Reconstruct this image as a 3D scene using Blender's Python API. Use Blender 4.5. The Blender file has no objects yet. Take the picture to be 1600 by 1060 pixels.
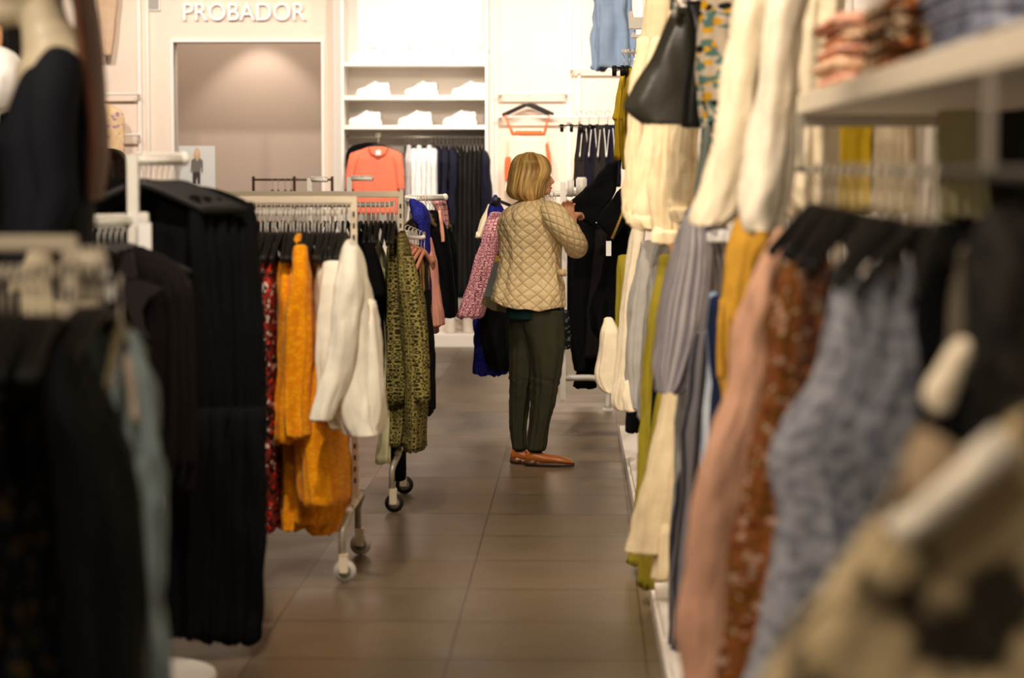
import bpy, bmesh, math, random
from mathutils import Vector, Matrix, noise
from math import sin, cos, pi, atan, tan, radians as R

SC = bpy.context.scene
COL = SC.collection
F = 3690.0
TILT = atan(272 / F); YAW = atan(114 * cos(TILT) / F)
FW = Vector((-sin(YAW) * cos(TILT), cos(YAW) * cos(TILT), -sin(TILT)))
RT = Vector((cos(YAW), sin(YAW), 0)); UP = Vector((-sin(YAW) * sin(TILT), cos(YAW) * sin(TILT), cos(TILT)))
EYE = Vector((0, 0, 1.5))
def W(px, py, Y):
    d = FW + RT * ((px - 800) / F) + UP * ((530 - py) / F)
    return EYE + d * (Y / d.y)

# ------------------------------------------------------------------ camera
cam = bpy.data.cameras.new('camera'); co = bpy.data.objects.new('camera', cam); COL.objects.link(co)
cam.lens = 36 * F / 1600; cam.sensor_width = 36
m = Matrix((RT, UP, -FW)).transposed().to_4x4(); m.translation = EYE; co.matrix_world = m
cam.dof.use_dof = True; cam.dof.focus_distance = 12.2; cam.dof.aperture_fstop = 2.45
cam.clip_end = 200; cam.clip_start = 0.05
SC.camera = co
SC.view_settings.view_transform = 'Standard'; SC.view_settings.look = 'None'
SC.view_settings.gamma = 1; SC.view_settings.exposure = 0.0
SC.view_settings.use_curve_mapping = False
SC.cycles.use_denoising = True
SC.cycles.max_bounces = 6; SC.cycles.diffuse_bounces = 4; SC.cycles.sample_clamp_indirect = 4

# ------------------------------------------------------------------ materials
MATS = {}
def lin(c):
    return tuple((v / 12.92 if v <= 0.04045 else ((v + 0.055) / 1.055) ** 2.4) for v in [x / 255 for x in c]) + (1,)
def base_mat(name, rough, metal=0.0):
    mt = bpy.data.materials.new(name); mt.use_nodes = True
    b = mt.node_tree.nodes['Principled BSDF']
    b.inputs['Roughness'].default_value = rough; b.inputs['Metallic'].default_value = metal
    return mt, mt.node_tree.nodes, mt.node_tree.links, b
def plain(name, c, rough=0.5, metal=0.0, bump=0, scale=60, var=0.04, spec=0.5, coat=0):
    if name in MATS: return MATS[name]
    mt, N, L, b = base_mat(name, rough, metal)
    tc = N.new('ShaderNodeTexCoord'); no = N.new('ShaderNodeTexNoise'); no.inputs['Scale'].default_value = scale
    L.new(tc.outputs['Object'], no.inputs['Vector'])
    hs = N.new('ShaderNodeHueSaturation'); hs.inputs['Color'].default_value = lin(c)
    mr = N.new('ShaderNodeMapRange'); mr.inputs[3].default_value = 1 - var; mr.inputs[4].default_value = 1 + var
    L.new(no.outputs[0], mr.inputs[0]); L.new(mr.outputs[0], hs.inputs['Value']); L.new(hs.outputs[0], b.inputs['Base Color'])
    b.inputs['Specular IOR Level'].default_value = spec; b.inputs['Coat Weight'].default_value = coat
    if bump:
        bp = N.new('ShaderNodeBump'); bp.inputs['Strength'].default_value = bump; bp.inputs['Distance'].default_value = .004
        L.new(no.outputs[0], bp.inputs['Height']); L.new(bp.outputs[0], b.inputs['Normal'])
    MATS[name] = mt; return mt
def fabric(name, c, pat=None, cols=(), scale=30, rough=0.85, sheen=0.0, sx=1.0, spec=0.15, trans=0.0):
    """cloth: patterns live in metre-scaled UVs of the garment"""
    if name in MATS: return MATS[name]
    mt, N, L, b = base_mat(name, rough)
    b.inputs['Specular IOR Level'].default_value = spec
    b.inputs['Sheen Weight'].default_value = sheen
    tc = N.new('ShaderNodeTexCoord'); mp = N.new('ShaderNodeMapping'); mp.inputs['Scale'].default_value = (sx, 1, 1)
    L.new(tc.outputs['UV'], mp.inputs[0]); vec = mp.outputs[0]
    def mix(fac, a, bb, t='MIX'):
        x = N.new('ShaderNodeMix'); x.data_type = 'RGBA'; x.blend_type = t
        if hasattr(fac, 'name') and not isinstance(fac, float): L.new(fac, x.inputs[0])
        else: x.inputs[0].default_value = fac
        for i, v in ((6, a), (7, bb)):
            if isinstance(v, tuple): x.inputs[i].default_value = v
            else: L.new(v, x.inputs[i])
        return x.outputs[2]
    def gt(sock, v, op='GREATER_THAN'):
        q = N.new('ShaderNodeMath'); q.operation = op; L.new(sock, q.inputs[0]); q.inputs[1].default_value = v; return q.outputs[0]
    def vor(sc, feat='F1', rnd=1):
        v = N.new('ShaderNodeTexVoronoi'); v.feature = feat; v.inputs['Scale'].default_value = sc; v.inputs['Randomness'].default_value = rnd
        L.new(vec, v.inputs['Vector']); return v
    col = lin(c); cl = [lin(x) for x in cols]
    if pat == 'floral':
        v = vor(scale); s = N.new('ShaderNodeSeparateColor'); L.new(v.outputs['Color'], s.inputs[0])
        col = mix(gt(v.outputs['Distance'], .42, 'LESS_THAN'), col, mix(gt(s.outputs[0], .5), cl[0], cl[1]))
        if len(cl) > 2:
            v2 = vor(scale * 1.7); s2 = N.new('ShaderNodeSeparateColor'); L.new(v2.outputs['Color'], s2.inputs[0])
            col = mix(gt(s2.outputs[1], .72), col, cl[2])
    elif pat == 'stripe':
        w = N.new('ShaderNodeTexWave'); w.bands_direction = 'X'; w.inputs['Scale'].default_value = scale; L.new(vec, w.inputs['Vector'])
        w.inputs['Distortion'].default_value = .3
        col = mix(gt(w.outputs['Fac'], .5), col, cl[0])
    elif pat == 'plaid':
        w = N.new('ShaderNodeTexWave'); w.bands_direction = 'X'; w.inputs['Scale'].default_value = scale; L.new(vec, w.inputs['Vector'])
        w2 = N.new('ShaderNodeTexWave'); w2.bands_direction = 'Y'; w2.inputs['Scale'].default_value = scale; L.new(vec, w2.inputs['Vector'])
        col = mix(gt(w.outputs['Fac'], .75), mix(gt(w2.outputs['Fac'], .8), col, cl[0]), cl[0])
    elif pat == 'bands':
        v = vor(scale, rnd=.1); w2 = N.new('ShaderNodeTexWave'); w2.bands_direction = 'Y'; w2.inputs['Scale'].default_value = scale * .17
        w2.inputs['Distortion'].default_value = 2.5; L.new(vec, w2.inputs['Vector'])
        c1 = mix(gt(w2.outputs['Fac'], .55), cl[0], cl[1])
        col = mix(gt(v.outputs['Distance'], .44, 'LESS_THAN'), col, c1)
        if len(cl) > 2:
            w3 = N.new('ShaderNodeTexWave'); w3.bands_direction = 'Y'; w3.inputs['Scale'].default_value = scale * .29; w3.inputs['Distortion'].default_value = 3
            L.new(vec, w3.inputs['Vector']); col = mix(gt(w3.outputs['Fac'], .8), col, cl[2])
    elif pat == 'lace':
        v = vor(scale, 'DISTANCE_TO_EDGE'); n = N.new('ShaderNodeTexNoise'); n.inputs['Scale'].default_value = scale * .6; L.new(vec, n.inputs['Vector'])
        col = mix(gt(v.outputs['Distance'], .1, 'LESS_THAN'), col, cl[0])
        col = mix(gt(n.outputs[0], .56), col, cl[0])
    elif pat == 'rings':
        v = vor(scale, rnd=.35); k = N.new('ShaderNodeMath'); k.operation = 'SINE'
        k2 = N.new('ShaderNodeMath'); k2.operation = 'MULTIPLY'; k2.inputs[1].default_value = 14; L.new(v.outputs['Distance'], k2.inputs[0]); L.new(k2.outputs[0], k.inputs[0])
        col = mix(gt(k.outputs[0], .1), col, cl[0])
    elif pat == 'strands':
        mm = N.new('ShaderNodeMapping'); mm.inputs['Scale'].default_value = (scale, scale * .05, 1); L.new(tc.outputs['UV'], mm.inputs[0])
        n = N.new('ShaderNodeTexNoise'); n.inputs['Scale'].default_value = 1; n.inputs['Detail'].default_value = 4; L.new(mm.outputs[0], n.inputs['Vector'])
        rp = N.new('ShaderNodeValToRGB'); L.new(n.outputs[0], rp.inputs[0])
        rp.color_ramp.elements[0].position = .38; rp.color_ramp.elements[0].color = cl[0]
        rp.color_ramp.elements[1].position = .6; rp.color_ramp.elements[1].color = col
        col = rp.outputs[0]
    elif pat == 'blotch':
        n = N.new('ShaderNodeTexNoise'); n.inputs['Scale'].default_value = scale; n.inputs['Detail'].default_value = 3; L.new(vec, n.inputs['Vector'])
        rp = N.new('ShaderNodeValToRGB'); L.new(n.outputs[0], rp.inputs[0])
        rp.color_ramp.elements[0].position = .42; rp.color_ramp.elements[0].color = cl[0]
        rp.color_ramp.elements[1].position = .53; rp.color_ramp.elements[1].color = col
        col = rp.outputs[0]
    n = N.new('ShaderNodeTexNoise'); n.inputs['Scale'].default_value = 22; n.inputs['Detail'].default_value = 4; L.new(vec, n.inputs['Vector'])
    mr = N.new('ShaderNodeMapRange'); mr.inputs[3].default_value = .86; mr.inputs[4].default_value = 1.14; L.new(n.outputs[0], mr.inputs[0])
    hs = N.new('ShaderNodeHueSaturation'); L.new(mr.outputs[0], hs.inputs['Value'])
    if isinstance(col, tuple): hs.inputs['Color'].default_value = col
    else: L.new(col, hs.inputs['Color'])
    L.new(hs.outputs[0], b.inputs['Base Color'])
    m3 = N.new('ShaderNodeMapping'); m3.inputs['Scale'].default_value = (1, .25, 1); L.new(tc.outputs['UV'], m3.inputs[0])
    n2 = N.new('ShaderNodeTexNoise'); n2.inputs['Scale'].default_value = 30; n2.inputs['Detail'].default_value = 5; L.new(m3.outputs[0], n2.inputs['Vector'])
    bp = N.new('ShaderNodeBump'); bp.inputs['Strength'].default_value = .65; bp.inputs['Distance'].default_value = .016
    L.new(n2.outputs[0], bp.inputs['Height']); L.new(bp.outputs[0], b.inputs['Normal'])
    MATS[name] = mt; return mt

def tile_mat():
    mt, N, L, b = base_mat('floor_tiles', .38)
    tc = N.new('ShaderNodeTexCoord'); sp = N.new('ShaderNodeSeparateXYZ'); L.new(tc.outputs['Object'], sp.inputs[0])
    def M(op, a, bb=None, c=None):
        q = N.new('ShaderNodeMath'); q.operation = op
        for i, v in enumerate((a, bb, c)):
            if v is None: continue
            if isinstance(v, (int, float)): q.inputs[i].default_value = v
            else: L.new(v, q.inputs[i])
        return q.outputs[0]
    x0 = X0_TILE; y0 = Y0_TILE; T = .6
    def line(s, off):
        u = M('DIVIDE', M('SUBTRACT', s, off), T); f = M('FRACT', M('ADD', u, 100.0))
        return M('MINIMUM', f, M('SUBTRACT', 1.0, f)), M('FLOOR', u)
    lx, ix = line(sp.outputs[0], x0); ly, iy = line(sp.outputs[1], y0)
    g = M('MAXIMUM', M('LESS_THAN', lx, .0045), M('LESS_THAN', ly, .010))
    cb = N.new('ShaderNodeCombineXYZ'); L.new(ix, cb.inputs[0]); L.new(iy, cb.inputs[1])
    wn = N.new('ShaderNodeTexWhiteNoise'); L.new(cb.outputs[0], wn.inputs['Vector'])
    no = N.new('ShaderNodeTexNoise'); no.inputs['Scale'].default_value = 3.5; no.inputs['Detail'].default_value = 6; L.new(tc.outputs['Object'], no.inputs['Vector'])
    v = M('ADD', M('MULTIPLY', wn.outputs['Value'], .3), M('MULTIPLY', no.outputs[0], .45)); v = M('ADD', v, .68)
    hs = N.new('ShaderNodeHueSaturation'); hs.inputs['Color'].default_value = lin((102, 87, 67)); L.new(v, hs.inputs['Value'])
    mx = N.new('ShaderNodeMix'); mx.data_type = 'RGBA'; L.new(g, mx.inputs[0]); L.new(hs.outputs[0], mx.inputs[6]); mx.inputs[7].default_value = lin((44, 36, 28))
    L.new(mx.outputs[2], b.inputs['Base Color'])
    r = M('ADD', M('ADD', M('MULTIPLY', no.outputs[0], .2), M('MULTIPLY', wn.outputs['Value'], .12)), .22); L.new(r, b.inputs['Roughness'])
    bp = N.new('ShaderNodeBump'); bp.inputs['Strength'].default_value = .4; bp.inputs['Distance'].default_value = .003
    L.new(M('MULTIPLY', g, -1.0), bp.inputs['Height']); L.new(bp.outputs[0], b.inputs['Normal'])
    return mt

# ------------------------------------------------------------------ object helpers
def obj(name, bm, mat, parent=None, smooth=True, loc=None):
    me = bpy.data.meshes.new(name)
    if loc is not None: bmesh.ops.translate(bm, verts=bm.verts, vec=-Vector(loc))
    bmesh.ops.recalc_face_normals(bm, faces=bm.faces)
    bm.to_mesh(me); bm.free()
    for p in me.polygons: p.use_smooth = smooth
    me.materials.append(mat)
    o = bpy.data.objects.new(name, me); COL.objects.link(o)
    if parent is not None: o.parent = parent
    if loc is not None: o.location = Vector(loc)
    return o
def tag(o, label, cat=None, group=None, kind=None):
    if label: o['label'] = label
    if cat: o['category'] = cat
    if group: o['group'] = group
    if kind: o['kind'] = kind
    return o
def thing(name, label, cat, loc=(0, 0, 0), group=None):
    o = bpy.data.objects.new(name, None); COL.objects.link(o); o.location = loc; o.empty_display_size = .1
    return tag(o, label, cat, group)
def copy_tree(o, parent=None):
    c = o.copy(); COL.objects.link(c)
    if parent is not None: c.parent = parent
    for ch in list(o.children): copy_tree(ch, c)
    return c
def box(bm, x0, x1, y0, y1, z0, z1, bev=0):
    r = bmesh.ops.create_cube(bm, size=1)
    vs = r['verts']
    bmesh.ops.scale(bm, verts=vs, vec=(x1 - x0, y1 - y0, z1 - z0)); bmesh.ops.translate(bm, verts=vs, vec=((x0 + x1) / 2, (y0 + y1) / 2, (z0 + z1) / 2))
    if bev:
        es = list({e for v in vs for e in v.link_edges}); bmesh.ops.bevel(bm, geom=es, offset=bev, segments=2, affect='EDGES')
def B(*a, **k):
    bm = bmesh.new(); box(bm, *a, **k); return bm
def tube(bm, pts, rad, seg=10, caps=True):
    pts = [Vector(p) for p in pts]; n = len(pts)
    if not isinstance(rad, (list, tuple)): rad = [rad] * n
    ref = None; rings = []
    for i, p in enumerate(pts):
        t = ((pts[min(i + 1, n - 1)] - p).normalized() + (p - pts[max(i - 1, 0)]).normalized())
        t = t.normalized() if t.length > 1e-6 else Vector((0, 0, 1))
        if ref is None:
            ref = Vector((0, 0, 1)) if abs(t.z) < .9 else Vector((1, 0, 0))
        a = (ref - t * ref.dot(t)).normalized(); ref = a; b = t.cross(a)
        r = rad[i]; ra, rb = (r if isinstance(r, (tuple, list)) else (r, r))
        rings.append([bm.verts.new(p + a * (cos(2 * pi * k / seg) * ra) + b * (sin(2 * pi * k / seg) * rb)) for k in range(seg)])
    for i in range(n - 1):
        for k in range(seg):
            bm.faces.new((rings[i][k], rings[i][(k + 1) % seg], rings[i + 1][(k + 1) % seg], rings[i + 1][k]))
    if caps: bm.faces.new(rings[0]); bm.faces.new(rings[-1])
def prism(pts, y0, y1, Y):
    bm = bmesh.new(); lo = []; hi = []
    for x, y in pts:
        p = W(x, y, Y); lo.append(bm.verts.new((p.x, Y + y0, p.z))); hi.append(bm.verts.new((p.x, Y + y1, p.z)))
    bm.faces.new(lo); bm.faces.new(hi)
    for i in range(len(pts)): bm.faces.new((lo[i], lo[(i + 1) % len(pts)], hi[(i + 1) % len(pts)], hi[i]))
    return bm
def T(pts, rad, seg=10):
    bm = bmesh.new(); tube(bm, pts, rad, seg); return bm
def ball(bm, c, r, u=16, v=12):
    q = bmesh.ops.create_uvsphere(bm, u_segments=u, v_segments=v, radius=1)
    r = r if isinstance(r, (tuple, list)) else (r, r, r)
    bmesh.ops.scale(bm, verts=q['verts'], vec=r); bmesh.ops.translate(bm, verts=q['verts'], vec=c); return q['verts']
def smooth_path(pts, k=4):
    out = []; n = len(pts)
    for i in range(n - 1):
        p0, p1, p2, p3 = pts[max(i - 1, 0)], pts[i], pts[i + 1], pts[min(i + 2, n - 1)]
        for j in range(k):
            t = j / k
            out.append(tuple(.5 * (2 * b + (c - a) * t + (2 * a - 5 * b + 4 * c - d) * t * t + (3 * b - a - 3 * c + d) * t ** 3) for a, b, c, d in zip(p0, p1, p2, p3)))
    out.append(tuple(pts[-1])); return out

_seed = [1]
def cloth_bm(rows, Y, D, fold=.008, nf=7, top=.45, hem=True, seg=56, k=5, sh=0.0, yc=None, sq=.75, bell=0):
    """rows: (py, px_left, px_right[, y_offset[, depth_scale]]) traced edges of the cloth at distance Y.
       A closed sleeve of fabric with true width, depth D and vertical folds."""
    _seed[0] += 1; rnd = random.Random(_seed[0] * 7 + 3)
    rr = []
    for r in rows:
        r = list(r) + [0.0] * (4 - len(r)); r = r[:4] + [r[4] if len(r) > 4 else 1.0]
        rr.append(tuple(float(q) for q in r))
    rr = smooth_path(rr, k)
    n = len(rr)
    ph = [(rnd.uniform(0, 2 * pi), rnd.uniform(.5, 1), kk, rnd.uniform(-1.2, 1.2)) for kk in (nf, nf + 2, 2 * nf + 1, max(2, nf - 3))]
    wr = [(rnd.uniform(0, 6.3), rnd.uniform(6, 16), rnd.uniform(1, 4)) for _ in range(4)]
    mw = max(abs(W(q[2], q[0], Y).x - W(q[1], q[0], Y).x) for q in rr) / 2; fold = min(fold, .3 * mw)
    sv = Vector((_seed[0] * 3.7, 0, _seed[0] * 1.3))
    bm = bmesh.new(); uv = bm.loops.layers.uv.new('UVMap')
    rings = []; per = []
    ztop = W(0, rr[0][0], Y).z; zbot = W(0, rr[-1][0], Y).z; H = max(.05, ztop - zbot)
    for i, (py, xl, xr, yo, ds) in enumerate(rr):
        yy = Y + yo
        a = W(min(xl, xr), py, yy); b = W(max(xl, xr), py, yy)
        cx = (a.x + b.x) / 2; hx = max(.002, (b.x - a.x) / 2); z = a.z
        v = min(1, max(0, (ztop - z) / H))
        tp = top + (1 - top) * min(1, v * 6) if top < 1 else 1
        hy = max(.002, D / 2 * ds * tp)
        am = fold * (.25 + 1.1 * v) * min(1, v * 5 + .1)
        ring = []
        for s in range(seg):
            th = 2 * pi * s / seg; c, q = cos(th), sin(th)
            ex = math.copysign(abs(c) ** sq, c); ey = math.copysign(abs(q) ** sq, q)
            d = sum(A * sin(kk * th + p + tw * v) for p, A, kk, tw in ph) / 2.2
            w = sum(sin(f * z + kz * th + p) for p, f, kz in wr) * .25
            nx, ny = c * hy, q * hx; l = math.hypot(nx, ny) or 1; nx /= l; ny /= l
            pv = Vector((cx + hx * ex, yy + hy * ey, z))
            nz = noise.noise(Vector((pv.x * 14, pv.y * 14, pv.z * 5 + pv.x * 6)) + sv) + .5 * noise.noise(Vector((pv.x * 30, pv.y * 30, pv.z * 14 - pv.x * 12)) + sv)
            dd = am * d + fold * .3 * w + fold * 1.7 * nz * min(1, v * 8 + .15)
            x = cx + hx * ex + nx * dd; y = yy + hy * ey + ny * dd
            y += (x - cx) * sh
            zz = z + (fold * .9 * d * v * v if i == n - 1 else 0)
            ring.append((x, y, zz))
        rings.append(ring); per.append((cx, hx, hy, z))
    V = [[bm.verts.new(p) for p in r] for r in rings]
    per_u = 2.0 * (max(p[1] for p in per) + max(p[2] for p in per))
    def face(vs, uvs):
        try: f = bm.faces.new(vs)
        except ValueError: return
        for l, q in zip(f.loops, uvs): l[uv].uv = q
    for i in range(n - 1):
        for s in range(seg):
            s2 = (s + 1) % seg
            u0, u1 = s / seg * per_u, (s + 1) / seg * per_u
            v0, v1 = per[i][3], per[i + 1][3]
            face((V[i][s], V[i + 1][s], V[i + 1][s2], V[i][s2]), ((u0, v0), (u0, v1), (u1, v1), (u1, v0)))
    def capring(ring, sc, dz):
        cxx = sum(p[0] for p in ring) / seg; cyy = sum(p[1] for p in ring) / seg
        return [bm.verts.new((cxx + (p[0] - cxx) * sc, cyy + (p[1] - cyy) * sc, p[2] + dz)) for p in ring]
    prev = V[0]
    r1 = capring(rings[0], .55, .006)
    for s in range(seg): face((prev[s], prev[(s + 1) % seg], r1[(s + 1) % seg], r1[s]), ((0, 0),) * 4)
    face(r1, ((0, 0),) * seg)
    prev = V[-1]
    for sc, dz in (((.86, 0), (.8, .03)) if hem else ((.7, -.004),)):
        r1 = capring(rings[-1], sc, dz)
        for s in range(seg): face((prev[s], r1[s], r1[(s + 1) % seg], prev[(s + 1) % seg]), ((0, 0),) * 4)
        prev = r1
    face(prev, ((0, 0),) * seg)
    c0 = per[0]
    return bm, Vector((c0[0], Y + rr[0][3], c0[3]))
def G(name, rows, Y, D, mat, label, cat, group=None, parts=(), **k):
    """a garment: body mesh + parts (name, rows, dY, D, material or None, label or None)"""
    bm, o = cloth_bm(rows, Y, D, **k)
    g = obj(name, bm, mat, loc=o); tag(g, label, cat, group)
    for p in parts:
        pn, prow, dy, pd = p[:4]; pm = p[4] if len(p) > 4 and p[4] else mat
        kk = dict(k); kk['nf'] = 3
        if len(p) > 6: kk.update(p[6])
        b2, _ = cloth_bm(prow, Y + dy, pd, **kk)
        bmesh.ops.translate(b2, verts=b2.verts, vec=-o)
        q = obj(pn, b2, pm, parent=g)
        if len(p) > 5 and p[5]: q['label'] = p[5]
    return g

# ------------------------------------------------------------------ palette
white_metal = plain('white_metal', (232, 228, 218), .35, var=.01)
nickel = plain('satin_nickel', (226, 212, 186), .38, .1, var=.02)
chrome = plain('chrome', (222, 216, 204), .25, .5, var=.02)
wall_paint = plain('wall_paint', (240, 222, 204), .8, var=.012, scale=8)
panel_white = plain('panel_white', (246, 238, 228), .5, var=.01)
taupe = plain('taupe_paint', (174, 158, 146), .85, var=.02, scale=5)
leg_steel = plain('leg_steel', (172, 162, 144), .35, .4, var=.02)
black_plastic = plain('black_plastic', (22, 21, 20), .4)
dark_hanger = plain('dark_hanger_finish', (25, 23, 21), .5, spec=.3)
olive_hanger = plain('olive_wood_hanger', (112, 98, 66), .45, var=.1)
velvet_pink = plain('peach_hanger_clip', (206, 140, 110), .5)
clear_plastic = plain('clear_wheel', (196, 190, 178), .25, var=.03)
rubber = plain('black_rubber', (24, 23, 22), .6)
paper = plain('white_paper', (240, 238, 232), .7, var=.01)
skin = plain('skin', (214, 158, 118), .5, var=.04)
shell = plain('mannequin_shell', (234, 218, 184), .4, var=.01)
BLK = fabric('black_cloth', (10, 10, 11), spec=.08)
CHR = fabric('charcoal_cloth', (25, 21, 21), spec=.08)
NVY = fabric('navy_cloth', (30, 29, 44))
CRM = fabric('cream_cloth', (238, 222, 190))
IVO = fabric('ivory_cloth', (240, 234, 216))
WHT = fabric('white_cloth', (246, 244, 240))

# ------------------------------------------------------------------ setting
X0_TILE = W(695.2, 1060, 5535 / 802.0).x
Y0_TILE = W(800, 842, 5535 / 584.0).y
BW = 19.95        # back wall plane
def struct(name, bm, mat, smooth=False, parent=None):
    o = obj(name, bm, mat, parent, smooth)
    if parent is None: o['kind'] = 'structure'
    return o
struct('floor', B(-9, 1.9, -1.5, BW + 3.2, -.1, 0), tile_mat())
ceil_m = plain('ceiling_paint', (200, 190, 176), .9)
struct('ceiling', B(-9, 1.9, -1.5, BW + 3.2, 3.6, 3.7), ceil_m)
# back wall with the opening into the fitting rooms
dl, dr, dt = W(271, 66, BW).x, W(502, 66, BW).x, W(300, 66, BW).z
bm = bmesh.new()
box(bm, -9, dl, BW, BW + .18, 0, 3.6); box(bm, dr, 1.9, BW, BW + .18, 0, 3.6); box(bm, dl, dr, BW, BW + .18, dt, 3.6)
struct('wall_back', bm, wall_paint)
struct('wall_fitting_room', B(dl - 2.5, dr + 1.5, BW + 1.9, BW + 2.0, 0, 3.6), taupe)
struct('wall_right', B(1.45, 1.55, -1.5, BW, 0, 3.6), plain('right_wall_paint', (92, 94, 84), .8))
struct('wall_left', B(-9.1, -9, -1.5, BW, 0, 3.6), wall_paint)
bm = bmesh.new()
for a, b_ in ((dl - .025, dl), (dr, dr + .025)): box(bm, a, b_, BW - .02, BW + .18, 0, dt + .025)
box(bm, dl, dr, BW - .02, BW + .18, dt, dt + .025)
struct('trim_1', bm, panel_white)
def wall_post(px, w=.03, dep=.04, z0=0, z1=3.6, py=100):
    x = W(px, py, BW).x
    return B(x - w / 2, x + w / 2, BW - dep, BW, z0, z1)
n = 2
for px, w in ((219, .03), (232, .02), (530, .09), (768, .05), (776, .03), (889, .035), (905, .02), (1000, .03)):
    struct('trim_%d' % n, wall_post(px, w), panel_white); n += 1

# ceiling-mounted square plate top left
a, b_ = W(228, 17, BW - .03), W(250, -12, BW - .03)
v = thing('wall_vent', 'small square grey grille high on the back wall beside the lettering', 'vent', (a.x, BW, a.z))
obj('frame', B(0, b_.x - a.x, -.03, 0, 0, b_.z - a.z, bev=.004), panel_white, v, False)
obj('grille', B(.012, b_.x - a.x - .012, -.036, -.028, .012, b_.z - a.z - .012), plain('vent_grey', (160, 156, 148), .5), v, False)

# lettering
cu = bpy.data.curves.new('txt', 'FONT'); cu.body = 'PROBADOR'; cu.extrude = .018; cu.bevel_depth = .002; cu.offset = 0
to = bpy.data.objects.new('txt', cu); COL.objects.link(to)
dg = bpy.context.evaluated_depsgraph_get(); me = bpy.data.meshes.new_from_object(to.evaluated_get(dg))
bpy.data.objects.remove(to)
xs = [v.co.x for v in me.vertices]; ys = [v.co.y for v in me.vertices]
pa, pb = W(286, 32, BW - .05), W(477, 4, BW - .05)
sx = (pb.x - pa.x) / (max(xs) - min(xs)); sy = (pb.z - pa.z) / (max(ys) - min(ys))
for v in me.vertices:
    x, y, z = v.co; v.co = ((x - min(xs)) * sx, -z, (y - min(ys)) * sy)
me.name = 'sign_lettering'; me.materials.clear(); me.materials.append(plain('letter_white', (255, 253, 250), .4, var=0))
so = bpy.data.objects.new('sign_lettering', me); COL.objects.link(so); so.location = (pa.x, BW - .03, pa.z)
tag(so, 'raised white PROBADOR lettering on the wall above the fitting room opening', 'sign')

# poster in the opening
pl = 19.6
a, b_ = W(280, 300, pl), W(336, 228, pl)
po = thing('poster', 'pale grey poster of a standing woman in a blouse, at left of the opening', 'poster', (a.x, pl, 0))
w = b_.x - a.x; z0, z1 = a.z - .25, b_.z
obj('board', B(0, w, 0, .02, z0, z1), plain('poster_grey', (205, 203, 198), .6, var=.01), po, False)
obj('stand', B(w / 2 - .02, w / 2 + .02, .02, .04, 0, z0 + .1), nickel, po, False)
obj('foot', B(w / 2 - .12, w / 2 + .12, -.08, .12, 0, .01), nickel, po, False)
def flat(pts, th=-.002):
    bm = bmesh.new(); vs = [bm.verts.new((x, th, z)) for x, z in pts]; bm.faces.new(vs)
    r = bmesh.ops.extrude_face_region(bm, geom=bm.faces[:]); bmesh.ops.translate(bm, verts=[g for g in r['geom'] if isinstance(g, bmesh.types.BMVert)], vec=(0, -.002, 0)); return bm
def pp(*q): return [(W(x, y, pl).x - a.x, W(x, y, pl).z) for x, y in q]
obj('printed_hair', flat(pp((304, 236), (307, 231), (311, 233), (313, 240), (313, 247), (309, 249), (303, 250), (302, 244)), -.001), plain('print_blonde', (196, 160, 118), .6), po, False)
obj('printed_face', flat(pp((306, 236), (309, 234), (311, 238), (310, 243), (307, 244)), -.004), plain('print_skin', (214, 176, 152), .6), po, False)
obj('printed_blouse', flat(pp((299, 250), (305, 247), (308, 252), (312, 247), (317, 251), (317, 269), (315, 270), (314, 258), (313, 269), (301, 269), (301, 258), (300, 270), (298, 269)), -.003), plain('print_grey', (104, 98, 88), .6), po, False)
obj('printed_trousers', flat(pp((301, 269), (313, 269), (313, 288), (309, 288), (308, 275), (306, 288), (301, 288)), -.002), plain('print_dark', (52, 40, 38), .6), po, False)

# ------------------------------------------------------------------ back wall shelving unit with shoes
FY = 19.5
sl, sr = W(537, 100, FY).x, W(758, 100, FY).x
u = thing('display_shelving', 'tall white wall shelving unit with three sneaker shelves and a hanging rail', 'shelving', (sl, BW, 0))
def rel(bm, o): bmesh.ops.translate(bm, verts=bm.verts, vec=-o.location); return bm
for x in (sl - .022, sr):
    obj('upright', rel(B(x, x + .022, FY, BW - .002, 0, 3.3), u), panel_white, u, False)
SHZ = []
for py in (100, 153, 199):
    z = W(600, py, FY).z; SHZ.append(z)
    obj('shelf', rel(B(sl, sr, FY, BW - .045, z - .018, z + .018, bev=.003), u), panel_white, u, False)
rz = W(700, 214, 19.7).z
obj('rail', rel(T([(sl, 19.7, rz), (sr, 19.7, rz)], .012), u), chrome, u)
obj('back_panel', rel(B(sl, sr, BW - .04, BW - .005, .2, 3.3), u), panel_white, u, False)
zt = W(700, 528, FY - .1).z
bs = W(560, 535, FY - .25)
obj('plinth', rel(B(sl - .4, sr, FY - .12, BW - .05, 0, .105, bev=.004), u), panel_white, u, False)

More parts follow.
